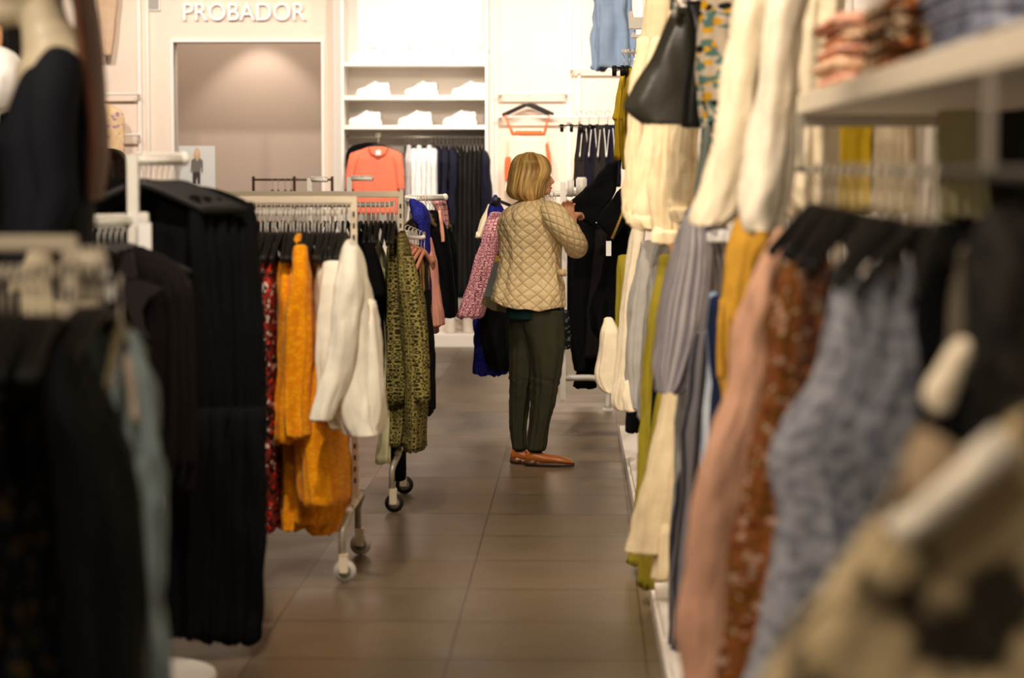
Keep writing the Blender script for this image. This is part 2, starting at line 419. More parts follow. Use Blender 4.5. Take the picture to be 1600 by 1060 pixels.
def sneaker(label=None):
    """low white trainer, toe to the left"""
    root = thing('sneaker', label or '', 'shoe')
    bm = bmesh.new()
    prof = [(-.135, .05, .03), (-.12, .062, .042), (-.07, .075, .046), (-.02, .10, .043), (.02, .125, .04), (.05, .118, .038), (.09, .108, .036), (.125, .112, .03), (.138, .10, .016)]
    rings = []
    for x, h, w in prof:
        rings.append([bm.verts.new((x, w * cos(t), .03 + max(0, (h - .03)) * max(0, sin(t)) if sin(t) > 0 else .03 + .02 * sin(t))) for t in [2 * pi * i / 16 for i in range(16)]])
    for i in range(len(rings) - 1):
        for k in range(16): bm.faces.new((rings[i][k], rings[i][(k + 1) % 16], rings[i + 1][(k + 1) % 16], rings[i + 1][k]))
    bm.faces.new(rings[0]); bm.faces.new(rings[-1])
    obj('upper', bm, WHT, root)
    bm = bmesh.new(); vs = []
    for z in (0, .032):
        vs.append([bm.verts.new((.145 * cos(t) * (1 if cos(t) > 0 else 1.0), (.042 + .006 * (-cos(t))) * sin(t), z)) for t in [2 * pi * i / 28 for i in range(28)]])
    for k in range(28): bm.faces.new((vs[0][k], vs[0][(k + 1) % 28], vs[1][(k + 1) % 28], vs[1][k]))
    bm.faces.new(vs[0]); bm.faces.new(vs[1])
    obj('sole', bm, plain('shoe_sole', (250, 248, 244), .5), root)
    bm = bmesh.new(); box(bm, .128, .143, -.012, .012, .05, .105, bev=.003); ball(bm, (.05, 0, .117), (.035, .022, .006))
    q = obj('heel_tab', bm, plain('heel_grey', (158, 150, 138), .6), root); q['label'] = 'grey heel tab and opening'
    bm = bmesh.new()
    for j in range(4):
        x = -.045 + j * .018; z = .093 + j * .009
        tube(bm, [(x, -.02, z - .004), (x + .003, 0, z + .004), (x, .02, z - .004)], .003, 6)
    obj('laces', bm, paper, root)
    return root
proto = sneaker()
rows = [(0, (572, 628, 683, 738), 'top'), (1, (583, 658, 732), 'middle'), (2, (570, 648, 718), 'lowest')]
posn = {4: ['leftmost', 'second from left', 'third from left', 'rightmost'], 3: ['leftmost', 'middle', 'rightmost']}
first = True
for si, pxs, nm in rows:
    for j, px in enumerate(pxs):
        s = proto if first else copy_tree(proto); first = False
        s.location = (W(px, 100, FY + .12).x, FY + .12, SHZ[si] + .018); s.rotation_euler.z = R(random.Random(px).uniform(-14, 6))
        s['label'] = 'white low-top sneaker on the %s shoe shelf, %s of its row' % (nm, posn[len(pxs)][j]); s['group'] = 'white sneakers on the wall shelves'

# ------------------------------------------------------------------ hangers
def make_hanger(name, barmat, hookmat, halfw=.2, th=.009, drop=.075, clips=False):
    """origin at the top of the hook's bend; bar runs along local x"""
    root = thing(name, 'x', 'hanger')
    bm = bmesh.new()
    pts = [(-.018 + .018 - .02 * cos(t), 0, -.022 + .022 * sin(t)) for t in [0 - .5 + pi * 1.0 * i / 8 for i in range(9)]]
    hook = [(.02 * cos(t), 0, -.02 + .02 * sin(t)) for t in [pi * 1.05 * i / 10 - .35 for i in range(11)]]
    hook = [(-x, y, z) for x, y, z in hook][::-1]
    hook += [(.008, 0, -.04), (0, 0, -.055), (0, 0, -.095)]
    tube(bm, hook, .0022, 6); obj('hook', bm, hookmat, root)
    bm = bmesh.new()
    if clips:
        tube(bm, [(-halfw, 0, -.1), (halfw, 0, -.1)], .005, 8)
    else:
        tube(bm, smooth_path([(-halfw, 0, -.1 - drop), (-halfw * .6, 0, -.1 - drop * .5), (-halfw * .2, 0, -.102), (0, 0, -.093), (halfw * .2, 0, -.102), (halfw * .6, 0, -.1 - drop * .5), (halfw, 0, -.1 - drop)], 3),
             [(.013, th)] * 19, 8)
    obj('bar', bm, barmat, root)
    if clips:
        for sx_ in (-1, 1): obj('clip', B(sx_ * halfw * .85 - .012, sx_ * halfw * .85 + .012, -.009, .009, -.145, -.09, bev=.003), barmat, root)
    return root
HP = {}
def hanger(kind, loc, yaw, label, group):
    spec = {'black': ('clothes_hanger', dark_hanger, nickel, .2, .009), 'silver': ('clothes_hanger', dark_hanger, white_metal, .2, .008),
            'olive': ('clothes_hanger', olive_hanger, nickel, .2, .007), 'peach': ('clothes_hanger', velvet_pink, chrome, .18, .006), 'clip': ('clip_hanger', black_plastic, chrome, .14, .006)}[kind]
    if kind not in HP:
        h = make_hanger(*spec, clips=(kind == 'clip')); HP[kind] = h
    else: h = copy_tree(HP[kind])
    h.location = loc; h.rotation_euler = (0, 0, yaw); h['label'] = label; h['group'] = group
    return h

# ------------------------------------------------------------------ rolling garment racks on the left
def rolling_rack(xl, xr_px, yf, yb, topz, wheelmat, label, hangz, name='rolling_rack'):
    ym = (yf + yb) / 2
    xr = W(xr_px, 300, ym).x; xlw = W(xl, 300, ym).x
    r = thing(name, label, 'clothes rack', (xr, ym, 0))
    O = Vector((xr, ym, 0))
    def P(n_, bm, mt, sm=True): bmesh.ops.translate(bm, verts=bm.verts, vec=-O); return obj(n_, bm, mt, r, sm)
    P('top_bar', B(xlw, xr, ym - .014, ym + .014, topz - .028, topz, bev=.004), nickel, False)
    P('hang_rail', T([(xlw, yf + .02, hangz), (xr - .03, yf + .02, hangz)], .011, 10), chrome)
    for x in (xr - .03, (xlw + xr) / 2): P('bracket', B(x - .006, x + .006, yf + .02, ym, hangz - .01, hangz + .012), nickel, False)
    for x in (xr, xlw):
        bm = bmesh.new(); box(bm, x - .012, x + .012, ym - .012, ym + .012, .24, topz, bev=.002)
        up = P('upright', bm, nickel, False)
        bm = bmesh.new()
        for j in range(24):
            z = .32 + j * .043; box(bm, x + .011, x + .0128, ym - .004, ym + .004, z, z + .02); box(bm, x - .004, x + .004, ym - .0128, ym - .011, z, z + .02)
        bmesh.ops.translate(bm, verts=bm.verts, vec=-O); obj('slot', bm, black_plastic, up, False)
        P('foot_bar', T([(x, yf + .06, .25), (x, yb - .06, .25)], .014, 10), nickel)
        for yy, s in ((yf, 1), (yb, -1)):
            P('leg', T([(x + .004, yy + .1 * s, .26), (x + .004, yy + .09 * s, .245), (x - .015, yy + .01 * s, .2), (x - .02, yy, .18), (x - .02, yy, .085)], .013, 10), leg_steel)
            bm = bmesh.new(); rr = bmesh.ops.create_cone(bm, cap_ends=True, segments=28, radius1=.041, radius2=.041, depth=.022)
            bmesh.ops.rotate(bm, verts=bm.verts, cent=(0, 0, 0), matrix=Matrix.Rotation(R(90), 3, 'X')); bmesh.ops.bevel(bm, geom=bm.edges[:], offset=.004, segments=2, affect='EDGES')
            bmesh.ops.translate(bm, verts=bm.verts, vec=(x - .01, yy, .041)); wh = P('caster', bm, wheelmat)
            bm = bmesh.new(); tube(bm, [(x - .01, yy - .0125, .041), (x - .01, yy + .0125, .041)], .024, 20); bmesh.ops.translate(bm, verts=bm.verts, vec=-O); obj('hub', bm, plain('hub_grey', (132, 126, 114), .4), wh)
            bm = bmesh.new()
            for q in (-.015, .015): box(bm, x - .03, x + .002, yy + q - .003, yy + q + .003, .035, .1, bev=.002)
            box(bm, x - .03, x + .002, yy - .018, yy + .018, .094, .104, bev=.002); tube(bm, [(x - .012, yy - .02, .042), (x - .012, yy + .02, .042)], .008, 8)
            bmesh.ops.translate(bm, verts=bm.verts, vec=-O); obj('caster_fork', bm, nickel, wh, False)
    return r
rolling_rack(-60, 553, 8.4, 9.0, 1.385, clear_plastic, 'satin metal rolling rack with clear casters holding orange and white garments', 1.33)
rolling_rack(-60, 626, 10.12, 10.7, 1.385, rubber, 'satin metal rolling rack on black casters behind the white blazers', 1.33)
rolling_rack(-260, 108, 3.85, 4.3, 1.378, rubber, 'nearest metal rack, blurred, with dark garments at lower left', 1.32)

def hooks_row(kind, px0, px1, nn, Y, z, label, group, yaw=R(90), jit=5):
    rnd = random.Random(int(px0 + Y * 10))
    for i in range(nn):
        px = px0 + (px1 - px0) * i / max(1, nn - 1) + rnd.uniform(-1, 1)
        p = W(px, 300, Y); hanger(kind, (p.x, Y, z), yaw + R(rnd.uniform(-jit, jit)), label, group)
hooks_row('silver', 396, 538, 26, 8.42, 1.343, 'dark hanger with pale metal hook on the rail above the orange and white garments', 'hangers on the orange and white rack')
hooks_row('silver', 402, 616, 30, 10.14, 1.343, 'dark hanger on the second rolling rack, above the olive patterned garments', 'hangers on the olive garments rack')
hooks_row('black', -20, 88, 9, 3.87, 1.335, 'blurred dark hanger on the nearest rack at left', 'hangers on the nearest left rack')

# --- garments on the rolling rack with orange and white
RED = fabric('red_zigzag_print', (128, 48, 40), 'floral', ((222, 56, 38), (224, 206, 196), (24, 20, 22)), 46)
ORG = fabric('orange_lace_cloth', (244, 166, 14), 'lace', ((232, 142, 6),), 60, sheen=.1)
GRN = fabric('olive_ring_print', (38, 34, 16), 'rings', ((148, 136, 76),), 58)
G('printed_dress', [(388, 416, 424), (430, 408, 424), (520, 410, 428), (640, 402, 428), (740, 396, 422), (798, 392, 420)], 8.5, .4, RED, 'red, white and black zigzag printed dress, left one beside the black coats', 'dress', fold=.006)
G('printed_dress', [(392, 424, 432), (430, 416, 436), (520, 418, 438), (640, 416, 438), (740, 410, 436), (824, 408, 434)], 8.42, .4, RED, 'red zigzag printed dress right beside the orange tops', 'dress', fold=.006)
G('black_shirt', [(372, 400, 412), (430, 398, 416), (600, 400, 412), (820, 392, 410)], 8.7, .36, BLK, 'black garment behind the red printed dresses', 'top')
G('orange_dress', [(398, 446, 458), (430, 438, 468), (560, 440, 480), (700, 436, 500), (790, 438, 486), (818, 440, 482)], 8.62, .4, ORG, 'orange lace dress, leftmost long one with a ragged hem', 'dress', fold=.012)
G('orange_shirt', [(393, 440, 452), (415, 437, 462), (520, 437, 472), (640, 436, 480)], 8.5, .36, ORG, 'orange lace top at the left end of the orange garments', 'top', fold=.008,
  parts=[('sleeve', [(410, 438, 456), (500, 436, 460), (600, 432, 458), (692, 430, 458)], -.2, .09, None, None)])
G('orange_dress', [(399, 488, 504), (440, 484, 516), (560, 490, 530), (700, 486, 541), (780, 484, 541), (824, 484, 534)], 8.66, .4, ORG, 'long orange lace dress at the right, partly behind the white blazer', 'dress', fold=.014)
G('orange_dress', [(398, 476, 490), (450, 468, 500), (600, 462, 516), (740, 462, 522), (812, 468, 520)], 8.58, .38, ORG, 'orange lace dress with uneven hem, middle of the orange garments', 'dress', fold=.014)
G('orange_dress', [(367, 464, 474), (380, 459, 479), (430, 452, 487), (520, 447, 500), (620, 455, 518), (700, 464, 530), (782, 474, 535)], 8.42, .36, ORG, 'front orange lace dress whose shoulder stands highest', 'dress', fold=.009,
  parts=[('sleeve', [(385, 460, 480), (450, 452, 486), (560, 447, 484), (640, 446, 480), (682, 450, 480)], -.2, .1, None, None)])
G('white_blazer', [(387, 512, 526), (405, 504, 536), (450, 497, 548), (540, 500, 560), (640, 508, 562), (662, 512, 562)], 8.4, .38, IVO, 'white blazer behind the front white one, next to the orange dresses', 'blazer', fold=.008,
  parts=[('sleeve', [(410, 506, 534), (470, 498, 536), (560, 496, 530), (640, 496, 528)], -.18, .1, None, None)])
G('white_blazer', [(377, 541, 552), (390, 535, 561), (430, 530, 572), (500, 520, 588), (600, 522, 597), (650, 530, 600), (674, 540, 600)], 8.24, .38, IVO, 'front white blazer with long sleeves at the end of the rolling rack', 'blazer', fold=.008,
  parts=[('sleeve', [(386, 536, 560), (430, 527, 566), (500, 516, 560), (580, 502, 552), (630, 491, 530), (656, 486, 520)], -.2, .11, None, None),
         ('sleeve', [(470, 560, 586), (560, 562, 596), (640, 560, 598), (678, 552, 586)], -.1, .12, None, None)])
# --- garments on the second rolling rack
G('black_shirt', [(364, 556, 568), (385, 556, 580), (420, 562, 594), (460, 576, 602), (560, 578, 600), (622, 580, 602)], 10.15, .38, BLK, 'black short-sleeved top directly behind the front white blazer', 'top', fold=.005,
  parts=[('sleeve', [(380, 566, 584), (420, 574, 596), (463, 582, 604)], -.2, .08, None, None)])
G('cream_blouse', [(362, 572, 582), (400, 582, 600), (500, 588, 604), (586, 588, 606)], 10.3, .36, fabric('pale_cream', (236, 228, 200)), 'cream blouse between the black top and the olive patterned garments', 'blouse', fold=.005,
  parts=[('sleeve', [(420, 590, 602), (560, 592, 604), (640, 596, 612), (724, 588, 610)], -.16, .07, fabric('pale_green_cream', (218, 214, 170)), 'pale green sleeve')])
G('patterned_blouse', [(366, 606, 620), (390, 606, 628), (470, 606, 640), (560, 606, 644), (632, 606, 646), (690, 608, 640)], 10.3, .4, GRN, 'olive ring-patterned blouse, left of the two', 'blouse', fold=.008,
  parts=[('sleeve', [(400, 608, 628), (500, 606, 636), (632, 606, 630)], -.2, .08, None, None)])
G('dark_trousers', [(560, 612, 640), (650, 612, 636), (750, 610, 632)], 10.4, .12, BLK, 'black trousers hanging below the left olive patterned blouse', 'trousers', fold=.004)
G('patterned_blouse', [(363, 624, 633), (385, 622, 640), (440, 624, 650), (510, 628, 664), (600, 634, 668), (700, 636, 662)], 10.12, .4, GRN, 'olive ring-patterned long blouse at the end of the second rack', 'blouse', fold=.007,
  parts=[('sleeve', [(400, 628, 646), (480, 636, 662), (560, 646, 668), (628, 648, 670)], -.18, .08, None, None)])
G('black_dress', [(400, 642, 656), (450, 646, 668), (540, 655, 676), (620, 660, 678), (645, 662, 677)], 11.3, .4, BLK, 'slim black dress just right of the olive patterned blouse', 'dress', fold=.006)

# ------------------------------------------------------------------ arm stands (white four-way fixtures)
def arm_stand(px, Y, z_top, label, arms, base=.26, post=.032, knob=True, bdy=0):
    p = W(px, 300, Y); r = thing('arm_stand', label, 'clothes stand', (p.x, Y, 0))
    obj('post', B(-post / 2, post / 2, -post / 2, post / 2, .02, z_top, bev=.003), white_metal, r, False)
    if base:
        bm = bmesh.new(); bmesh.ops.create_cone(bm, cap_ends=True, segments=48, radius1=base, radius2=base - .005, depth=.015); bmesh.ops.translate(bm, verts=bm.verts, vec=(0, bdy, .0085))
        obj('base', bm, white_metal, r, False)
    for dx, dy, z in arms:
        bm = bmesh.new(); L_ = math.hypot(dx, dy); ax = Vector((dx, dy, 0)) / L_; nn = Vector((-ax.y, ax.x, 0)) * .012
        tube(bm, [(0, 0, z), (dx, dy, z)], [(.015, .012)] * 2, 8)
        if knob: ball(bm, (dx, dy, z + .004), (.02, .02, .022), 12, 8)
        for j in range(int(L_ / .018)):
            q = ax * (.02 + j * .018); tube(bm, [(q.x - nn.x, q.y - nn.y, z + .012), (q.x, q.y, z + .02), (q.x + nn.x, q.y + nn.y, z + .012)], .004, 6)
        obj('arm', bm, white_metal, r)
    return r
st = arm_stand(208, 6.95, 1.53, 'white post stand with notched arms carrying the long black coats at left', [(.12, .18, 1.515), (-.1, -.12, 1.335)], bdy=-.17)
p0 = W(208, 300, 6.95)
# size sign on the stand
a, b_ = W(216, 396, 6.9), W(236, 348, 6.9)
cs = thing('sign_holder', 'small white sign holder clipped to the white post', 'sign', (a.x, 6.9, a.z))
obj('card', B(0, b_.x - a.x, 0, .006, 0, b_.z - a.z), paper, cs, False)
obj('clip', B(0, .03, 0, .02, b_.z - a.z, b_.z - a.z + .03, bev=.003), white_metal, cs, False)
for i in range(8):
    t = .1 + i * .115; hanger('silver', (p0.x + .115 * t, 6.97 + .18 * t, 1.535), R(12), 'dark hanger with white hook on the upper arm of the white post stand', 'hangers holding the black coats')
for i in range(6):
    t = .25 + i * .14; hanger('silver', (p0.x - .1 * t, 6.93 - .12 * t, 1.355), R(15), 'dark hanger with white hook on the lower arm of the white post stand', 'hangers on the lower arm')
# long black coats, fanned on the upper arm
for i in range(6):
    t = i / 5; x0 = 302 - i * 17 + 0; Y = 7.3 - i * .045
    xr_ = 400 - i * 17; yt = 290 - 2 * i
    rw = [(yt, x0 - 44, x0 + 6), (yt + 8, x0 - 70, x0 + 45), (yt + 35, x0 - 80, xr_ - 4), (yt + 100, x0 - 78, xr_ + 2), (520, x0 - 74, xr_ + 8), (640, x0 - 70, xr_ + 13), (715 + 4 * i, x0 - 66, xr_ + 4)]
    G('black_coat', rw, Y, .055, BLK, ['black coat at the back of the fan, its right shoulder farthest out', 'second black coat from the right edge of the fan', 'third black coat from the right edge of the fan',
      'fourth black coat from the right edge of the fan', 'fifth black coat from the right, beside the white post', 'foremost black coat, partly behind the charcoal jackets'][i], 'coat', 'black coats on the white post stand', fold=.006, nf=5,
      parts=[('sleeve', [(yt + 28, xr_ - 22, xr_ - 2), (yt + 100, xr_ - 20, xr_ + 6), (540, xr_ - 18, xr_ + 14), (690, xr_ - 14, xr_ + 18 - 2 * i)], -.03, .07, None, None)])
for i in range(5):
    x0 = 268 + i * 29
    G('black_fringed_dress', [(640, x0 - 6, x0 + 34), (760, x0 - 7, x0 + 28), (900, x0 - 7, x0 + 25), (1008 - (4 - i) * 4 if i < 3 else 1004, x0 - 6, x0 + 24)], 7.0 + .03 * i, .1, BLK,
      ['long black skirt below the coats, innermost', 'long black skirt below the coats, second from inside', 'long black skirt below the coats, middle of five', 'long black skirt below the coats, second from the aisle', 'long black skirt below the coats, nearest the aisle with notched hem'][i], 'skirt', 'long black skirts below the coats', fold=.012, nf=6)
# charcoal jackets on the lower arm
for i in range(4):
    d = i * 16
    G('charcoal_jacket', [(388 + 3 * i, 205 - d * .6, 228 - d), (402 + 4 * i, 186 - d * .5, 262 - d), (430 + 5 * i, 178 - d * .5, 292 - d), (480, 178 - d * .4, 304 - d), (600, 180, 306 - d), (700, 185, 306 - d), (768 - 8 * i, 190, 300 - d)],
      6.75 - .1 * i, .07, CHR, ['charcoal jacket nearest the black coats', 'second charcoal jacket from the black coats', 'charcoal jacket just behind the one with the open collar', 'foremost charcoal jacket with an open pointed collar'][i], 'jacket', 'charcoal jackets on the lower arm', fold=.005, nf=5,
      parts=([] if i == 3 else [('sleeve', [(440 + 4 * i, 284 - d, 300 - d), (600, 282 - d, 304 - d), (730, 276 - d, 302 - d)], -.02, .06, None, None)]))
cj = bpy.data.objects['charcoal_jacket.003']
for pts_ in (((184, 446), (212, 436), (256, 450), (232, 466), (222, 486), (226, 512), (236, 530), (214, 520), (200, 484)), ((196, 396), (206, 392), (214, 432), (186, 444), (186, 420))):
    bm = prism(pts_, -.008, .008, 6.39); bmesh.ops.translate(bm, verts=bm.verts, vec=-cj.location); obj('collar', bm, fabric('charcoal_satin', (50, 44, 46), rough=.45), cj, False)
# fill behind the coats: dark garments on the first rolling rack, left part
for i, (xa, lab) in enumerate(((170, 'dark garment on the rolling rack, seen left of the white post'), (330, 'dark garment on the rolling rack, hidden behind the black coats'))):
    G('black_shirt', [(318, xa - 14, xa + 40), (360, xa - 18, xa + 60), (500, xa - 20, xa + 60), (640, xa - 18, xa + 55)], 8.6, .3, BLK, lab, 'top')

# ------------------------------------------------------------------ nearest left rack garments
FLO = fabric('dark_floral', (12, 14, 16), 'floral', ((28, 28, 24), (20, 25, 30), (62, 48, 20)), 26)
for i, (xa, xb, yt) in enumerate(((-55, 12, 545), (0, 62, 540), (48, 100, 545), (80, 132, 556))):
    G('floral_dress', [(yt, xa + 14, xa + 30), (yt + 40, xa + 2, xb - 10), (700, xa, xb - 2), (850, xa + 4, xb + 8), (1000, xa + 6, xb + 16), (1130, xa + 8, xb + 20)], 4.02 + .05 * i, .3, FLO,
      ['dark floral dress at the left edge of the picture', 'second dark floral dress from the left edge', 'third dark floral dress from the left edge', 'dark floral dress beside the plain black dress'][i], 'dress', 'dark floral dresses on the nearest rack', fold=.01)
G('black_dress', [(540, 98, 114), (560, 88, 126), (600, 80, 146), (700, 92, 190), (800, 104, 213), (950, 116, 214), (1130, 130, 220)], 3.86, .3, fabric('soft_black', (15, 15, 15)), 'plain black dress on the nearest rack, before the pale blue-grey one', 'dress', fold=.008)
PBL = fabric('pale_blue_grey', (146, 160, 160))
G('pale_blue_jumpsuit', [(516, 148, 206), (530, 140, 216), (580, 138, 228), (650, 156, 240), (720, 176, 254), (770, 190, 258), (830, 202, 254), (920, 202, 252), (985, 200, 257), (1130, 212, 258)], 4.12, .12, PBL, 'pale blue-grey jumpsuit hanging among dark clothes on the nearest rack', 'jumpsuit', fold=.012, nf=5,
  parts=[('ribbon', [(560, 192, 204), (600, 198, 212), (660, 208, 214)], -.09, .012, fabric('peach_ribbon', (206, 186, 164)), 'cream ribbon tie'), ('sleeve', [(518, 130, 158), (545, 126, 154), (585, 138, 150)], -.04, .06, None, None)])
hanger('olive', tuple(W(187, 432, 4.02)), R(95), 'olive-toned hanger showing above the pale blue-grey jumpsuit', 'hanger of the pale jumpsuit')
# protruding short rail and tags of the nearest rack
sr_ = thing('extension_arm', 'short thick beige rail end sticking out right of the nearest post', 'rail', tuple(W(114, 407, 4.0)))
bm = bmesh.new(); e = W(166, 407, 4.0) - W(114, 407, 4.0); box(bm, 0, e.x, -.012, .012, -.014, .014, bev=.004)
for j in range(4): tube(bm, [(.01 + j * .013, -.012, .013), (.01 + j * .013, 0, .021), (.01 + j * .013, .012, .013)], .004, 6)
obj('bar', bm, nickel, sr_)
hooks_row('black', 124, 160, 5, 4.0, 1.34, 'blurred dark hanger on the short rail end of the nearest rack', 'hangers on the short rail end', jit=12)
for i, (x, y0, y1) in enumerate(((164, 418, 434), (172, 444, 468))):
    a = W(x, y1, 4.02); b_ = W(x + 9, y0, 4.02)
    tag(obj('price_tag', B(a.x, b_.x, 4.0, 4.004, a.z, b_.z, bev=.001), paper, smooth=False), ['upper small white tag at the end of the nearest rack', 'lower small white tag above the pale blue-grey jumpsuit'][i], 'tag')
G('peach_shirt', [(512, 82, 90), (540, 80, 98), (600, 86, 100)], 4.1, .2, fabric('peach_cloth', (196, 150, 122)), 'sliver of a peach top between the floral and black dresses', 'top')

# ------------------------------------------------------------------ mannequin front left
MY = 5.3
mn = thing('mannequin', 'long-haired mannequin in a dark fitted long-sleeved top at upper left', 'mannequin', (W(80, 300, MY).x, MY, .35))
def under(o, bm): bmesh.ops.translate(bm, verts=bm.verts, vec=-o.location); return bm
def remesh(o, vox, sm=4):
    r = o.modifiers.new('r', 'REMESH'); r.mode = 'VOXEL'; r.voxel_size = vox; r.use_smooth_shade = True
    s = o.modifiers.new('s', 'SMOOTH'); s.iterations = sm; s.factor = .5
def PX(l, Y, dy=0): return [tuple(W(x, y, Y + d)) for x, y, d in l]
bm = bmesh.new()
tube(bm, PX([(66, -40, 0), (64, 10, 0), (70, 40, 0), (82, 75, 0), (88, 100, 0), (85, 160, 0), (80, 260, 0), (75, 360, 0), (80, 450, 0)], MY), [.05, .05, .054, .07, (.09, .1), (.085, .13), (.08, .1), (.08, .11), (.09, .14)], 20)
hc = W(30, -60, MY); ball(bm, tuple(hc), (.1, .075, .125)); ball(bm, tuple(W(-6, -8, MY)), (.05, .045, .05))
tube(bm, PX([(55, -10, 0), (20, 12, 0), (-8, 20, 0)], MY), [.05, .045, .04], 16)
ball(bm, tuple(W(-45, -55, MY)), (.014, .012, .02)); 
for s in (-1, 1):
    tube(bm, PX([(95, 470, .08 * s), (95, 800, .09 * s), (95, 1150, .09 * s)], MY), [.085, .055, .035], 12)
    h_ = W(95, 1150, MY)
    tube(bm, [(h_.x, MY + .09 * s, .5), (h_.x - .01, MY + .09 * s, .38), (h_.x - .12, MY + .09 * s, .37)], [.035, .035, .03], 10)
# hands with fingers at the end of each sleeve
for s in (-1, 1):
    hp = Vector(W(58, 420, MY + .17 * s)); tube(bm, [W(66, 380, MY + .17 * s), hp, hp + Vector((-.01, 0, -.05))], [(.024, .024), (.034, .02), (.036, .015)], 10)
    for f in range(4): tube(bm, [hp + Vector((-.03 + .019 * f, 0, -.04)), hp + Vector((-.032 + .02 * f, 0, -.09)), hp + Vector((-.03 + .018 * f, .005, -.12 - .008 * (1.5 - abs(f - 1.5))))], [.0085, .008, .006], 8)
    tube(bm, [hp + Vector((-.03, 0, 0)), hp + Vector((-.055, 0, -.03)), hp + Vector((-.06, 0, -.06))], [.012, .009, .007], 8)
mb = obj('body', under(mn, bm), shell, mn); remesh(mb, .007)
DNV = fabric('dark_navy_jersey', (30, 32, 38), rough=.8)
bm, o_ = cloth_bm([(70, 74, 122), (80, 58, 134), (95, 45, 140), (130, 34, 146), (180, 16, 149), (222, 1, 149), (250, 6, 147), (300, 12, 145), (360, 10, 145), (430, 2, 150), (470, 0, 152)], MY, .32, fold=.001, top=.3, sq=.95)
obj('top', under(mn, bm), DNV, mn)
bm = bmesh.new()
for s in (-1, 1): tube(bm, smooth_path(PX([(98, 96, .11 * s), (86, 130, .15 * s), (80, 200, .17 * s), (86, 270, .17 * s), (90, 305, .17 * s), (78, 345, .17 * s), (66, 385, .17 * s)], MY), 3), smooth_path([(.045,), (.058,), (.052,), (.046,), (.043,), (.038,), (.032,)], 3) and [q[0] for q in smooth_path([(.045,), (.058,), (.052,), (.046,), (.043,), (.038,), (.032,)], 3)], 18)
obj('sleeve', under(mn, bm), DNV, mn)
bm, o_ = cloth_bm([(455, 0, 150), (520, 10, 150), (700, 30, 140), (1000, 60, 130), (1180, 70, 125)], MY, .3, fold=.004, top=1)
obj('trousers', under(mn, bm), BLK, mn)
HAIR = fabric('long_brown_hair', (120, 66, 34), 'strands', ((52, 28, 16),), 70, rough=.45, spec=.5)
bm, o_ = cloth_bm([(-130, -10, 80), (-100, -30, 110), (-60, 0, 135), (-20, 95, 142), (10, 120, 146), (60, 124, 152), (120, 132, 158), (180, 142, 161), (240, 144, 162), (290, 144, 157), (310, 146, 152)], MY - .02, .17, fold=.004, nf=9, top=.6, hem=False)
obj('hair', under(mn, bm), HAIR, mn)
bm = T([W(60, 58, MY - .1), W(85, 49, MY - .11), W(108, 48, MY - .08), W(120, 62, MY)], .0012, 6)
obj('necklace', under(mn, bm), nickel, mn)
pf = tag(obj('display_platform', B(-1.6, -1.04, 5.05, 5.6, 0, .35, bev=.01), panel_white, smooth=False), 'low white platform under the long-haired mannequin', 'platform')

# second mannequin, white top, cut off at the left edge
M2 = 7.6
m2 = thing('mannequin', 'black-haired mannequin in a white top cut off by the left edge', 'mannequin', (W(0, 300, M2).x, M2, .35))
bm = bmesh.new()
tube(bm, PX([(-20, 30, 0), (-18, 70, 0), (-16, 100, 0), (-18, 200, 0), (-18, 330, 0)], M2), [.05, .045, (.06, .1), (.06, .1), (.055, .12)], 16); ball(bm, tuple(W(-22, 50, M2)), (.07, .08, .12))
tube(bm, PX([(-16, 330, 0), (-14, 700, 0), (-12, 940, 0)], M2), [.055, .05, .04], 12)
q = obj('body', under(m2, bm), plain('mannequin_tan', (205, 150, 112), .5), m2); remesh(q, .01)
bm, _ = cloth_bm([(76, -22, 10), (86, -34, 24), (110, -40, 33), (140, -42, 31), (170, -42, 18), (188, -42, 8), (330, -42, 2)], M2 - .05, .3, fold=.003, top=.5); obj('top', under(m2, bm), WHT, m2)
bm, _ = cloth_bm([(150, -46, 16), (330, -46, 14), (480, -44, 14), (700, -36, 10), (900, -30, 8)], M2, .3, fold=.004, top=1); obj('trousers', under(m2, bm), BLK, m2)
bm, _ = cloth_bm([(14, -20, 14), (24, -30, 30), (45, -30, 40), (70, -25, 44), (92, -16, 46), (100, 4, 42)], M2 + .08, .22, fold=.005, nf=9, top=.6); obj('hair', under(m2, bm), fabric('black_hair', (16, 13, 12), rough=.4), m2)
obj('base', under(m2, B(-2.2, -1.7, 7.3, 7.9, 0, .36, bev=.01)), panel_white, m2, False)

# ------------------------------------------------------------------ shopper behind the racks (only dark hair shows)
PY = 12.0
pc = W(172, 270, PY)
pe = thing('person', 'person with dark brown hair behind the left racks, only the head showing', 'person', (pc.x, PY, 0))
bm = bmesh.new()
ball(bm, (0, 0, pc.z), (.078, .095, .115)); ball(bm, (.0, .09, pc.z - .01), (.012, .02, .02))
tube(bm, [(0, 0, pc.z - .05), (0, 0, 1.33), (0, 0, 1.25), (0, 0, 1.0), (0, 0, .85)], [.05, .05, (.1, .19), (.1, .15), (.11, .17)], 16)
for s in (-1, 1):
    tube(bm, [(.09 * s, 0, .9), (.09 * s, .01, .48), (.09 * s, 0, .06)], [.08, .055, .035], 12); tube(bm, [(.09 * s, -.03, .05), (.09 * s, .16, .035)], [.035, .03], 10)
    tube(bm, [(.18 * s, 0, 1.28), (.23 * s, -.02, 1.0), (.2 * s, .12, .85), (.17 * s, .2, .84)], [.05, .04, .03, .028], 12)
    for f in range(4): tube(bm, [((.145 + .017 * f) * s, .21, .84), ((.145 + .017 * f) * s, .26, .83), ((.145 + .017 * f) * s, .28, .81)], [.0095, .009, .007], 8)
    tube(bm, [(.15 * s, .18, .84), (.125 * s, .21, .83)], [.011, .009], 8)
q = obj('body', bm, skin, pe); remesh(q, .008)
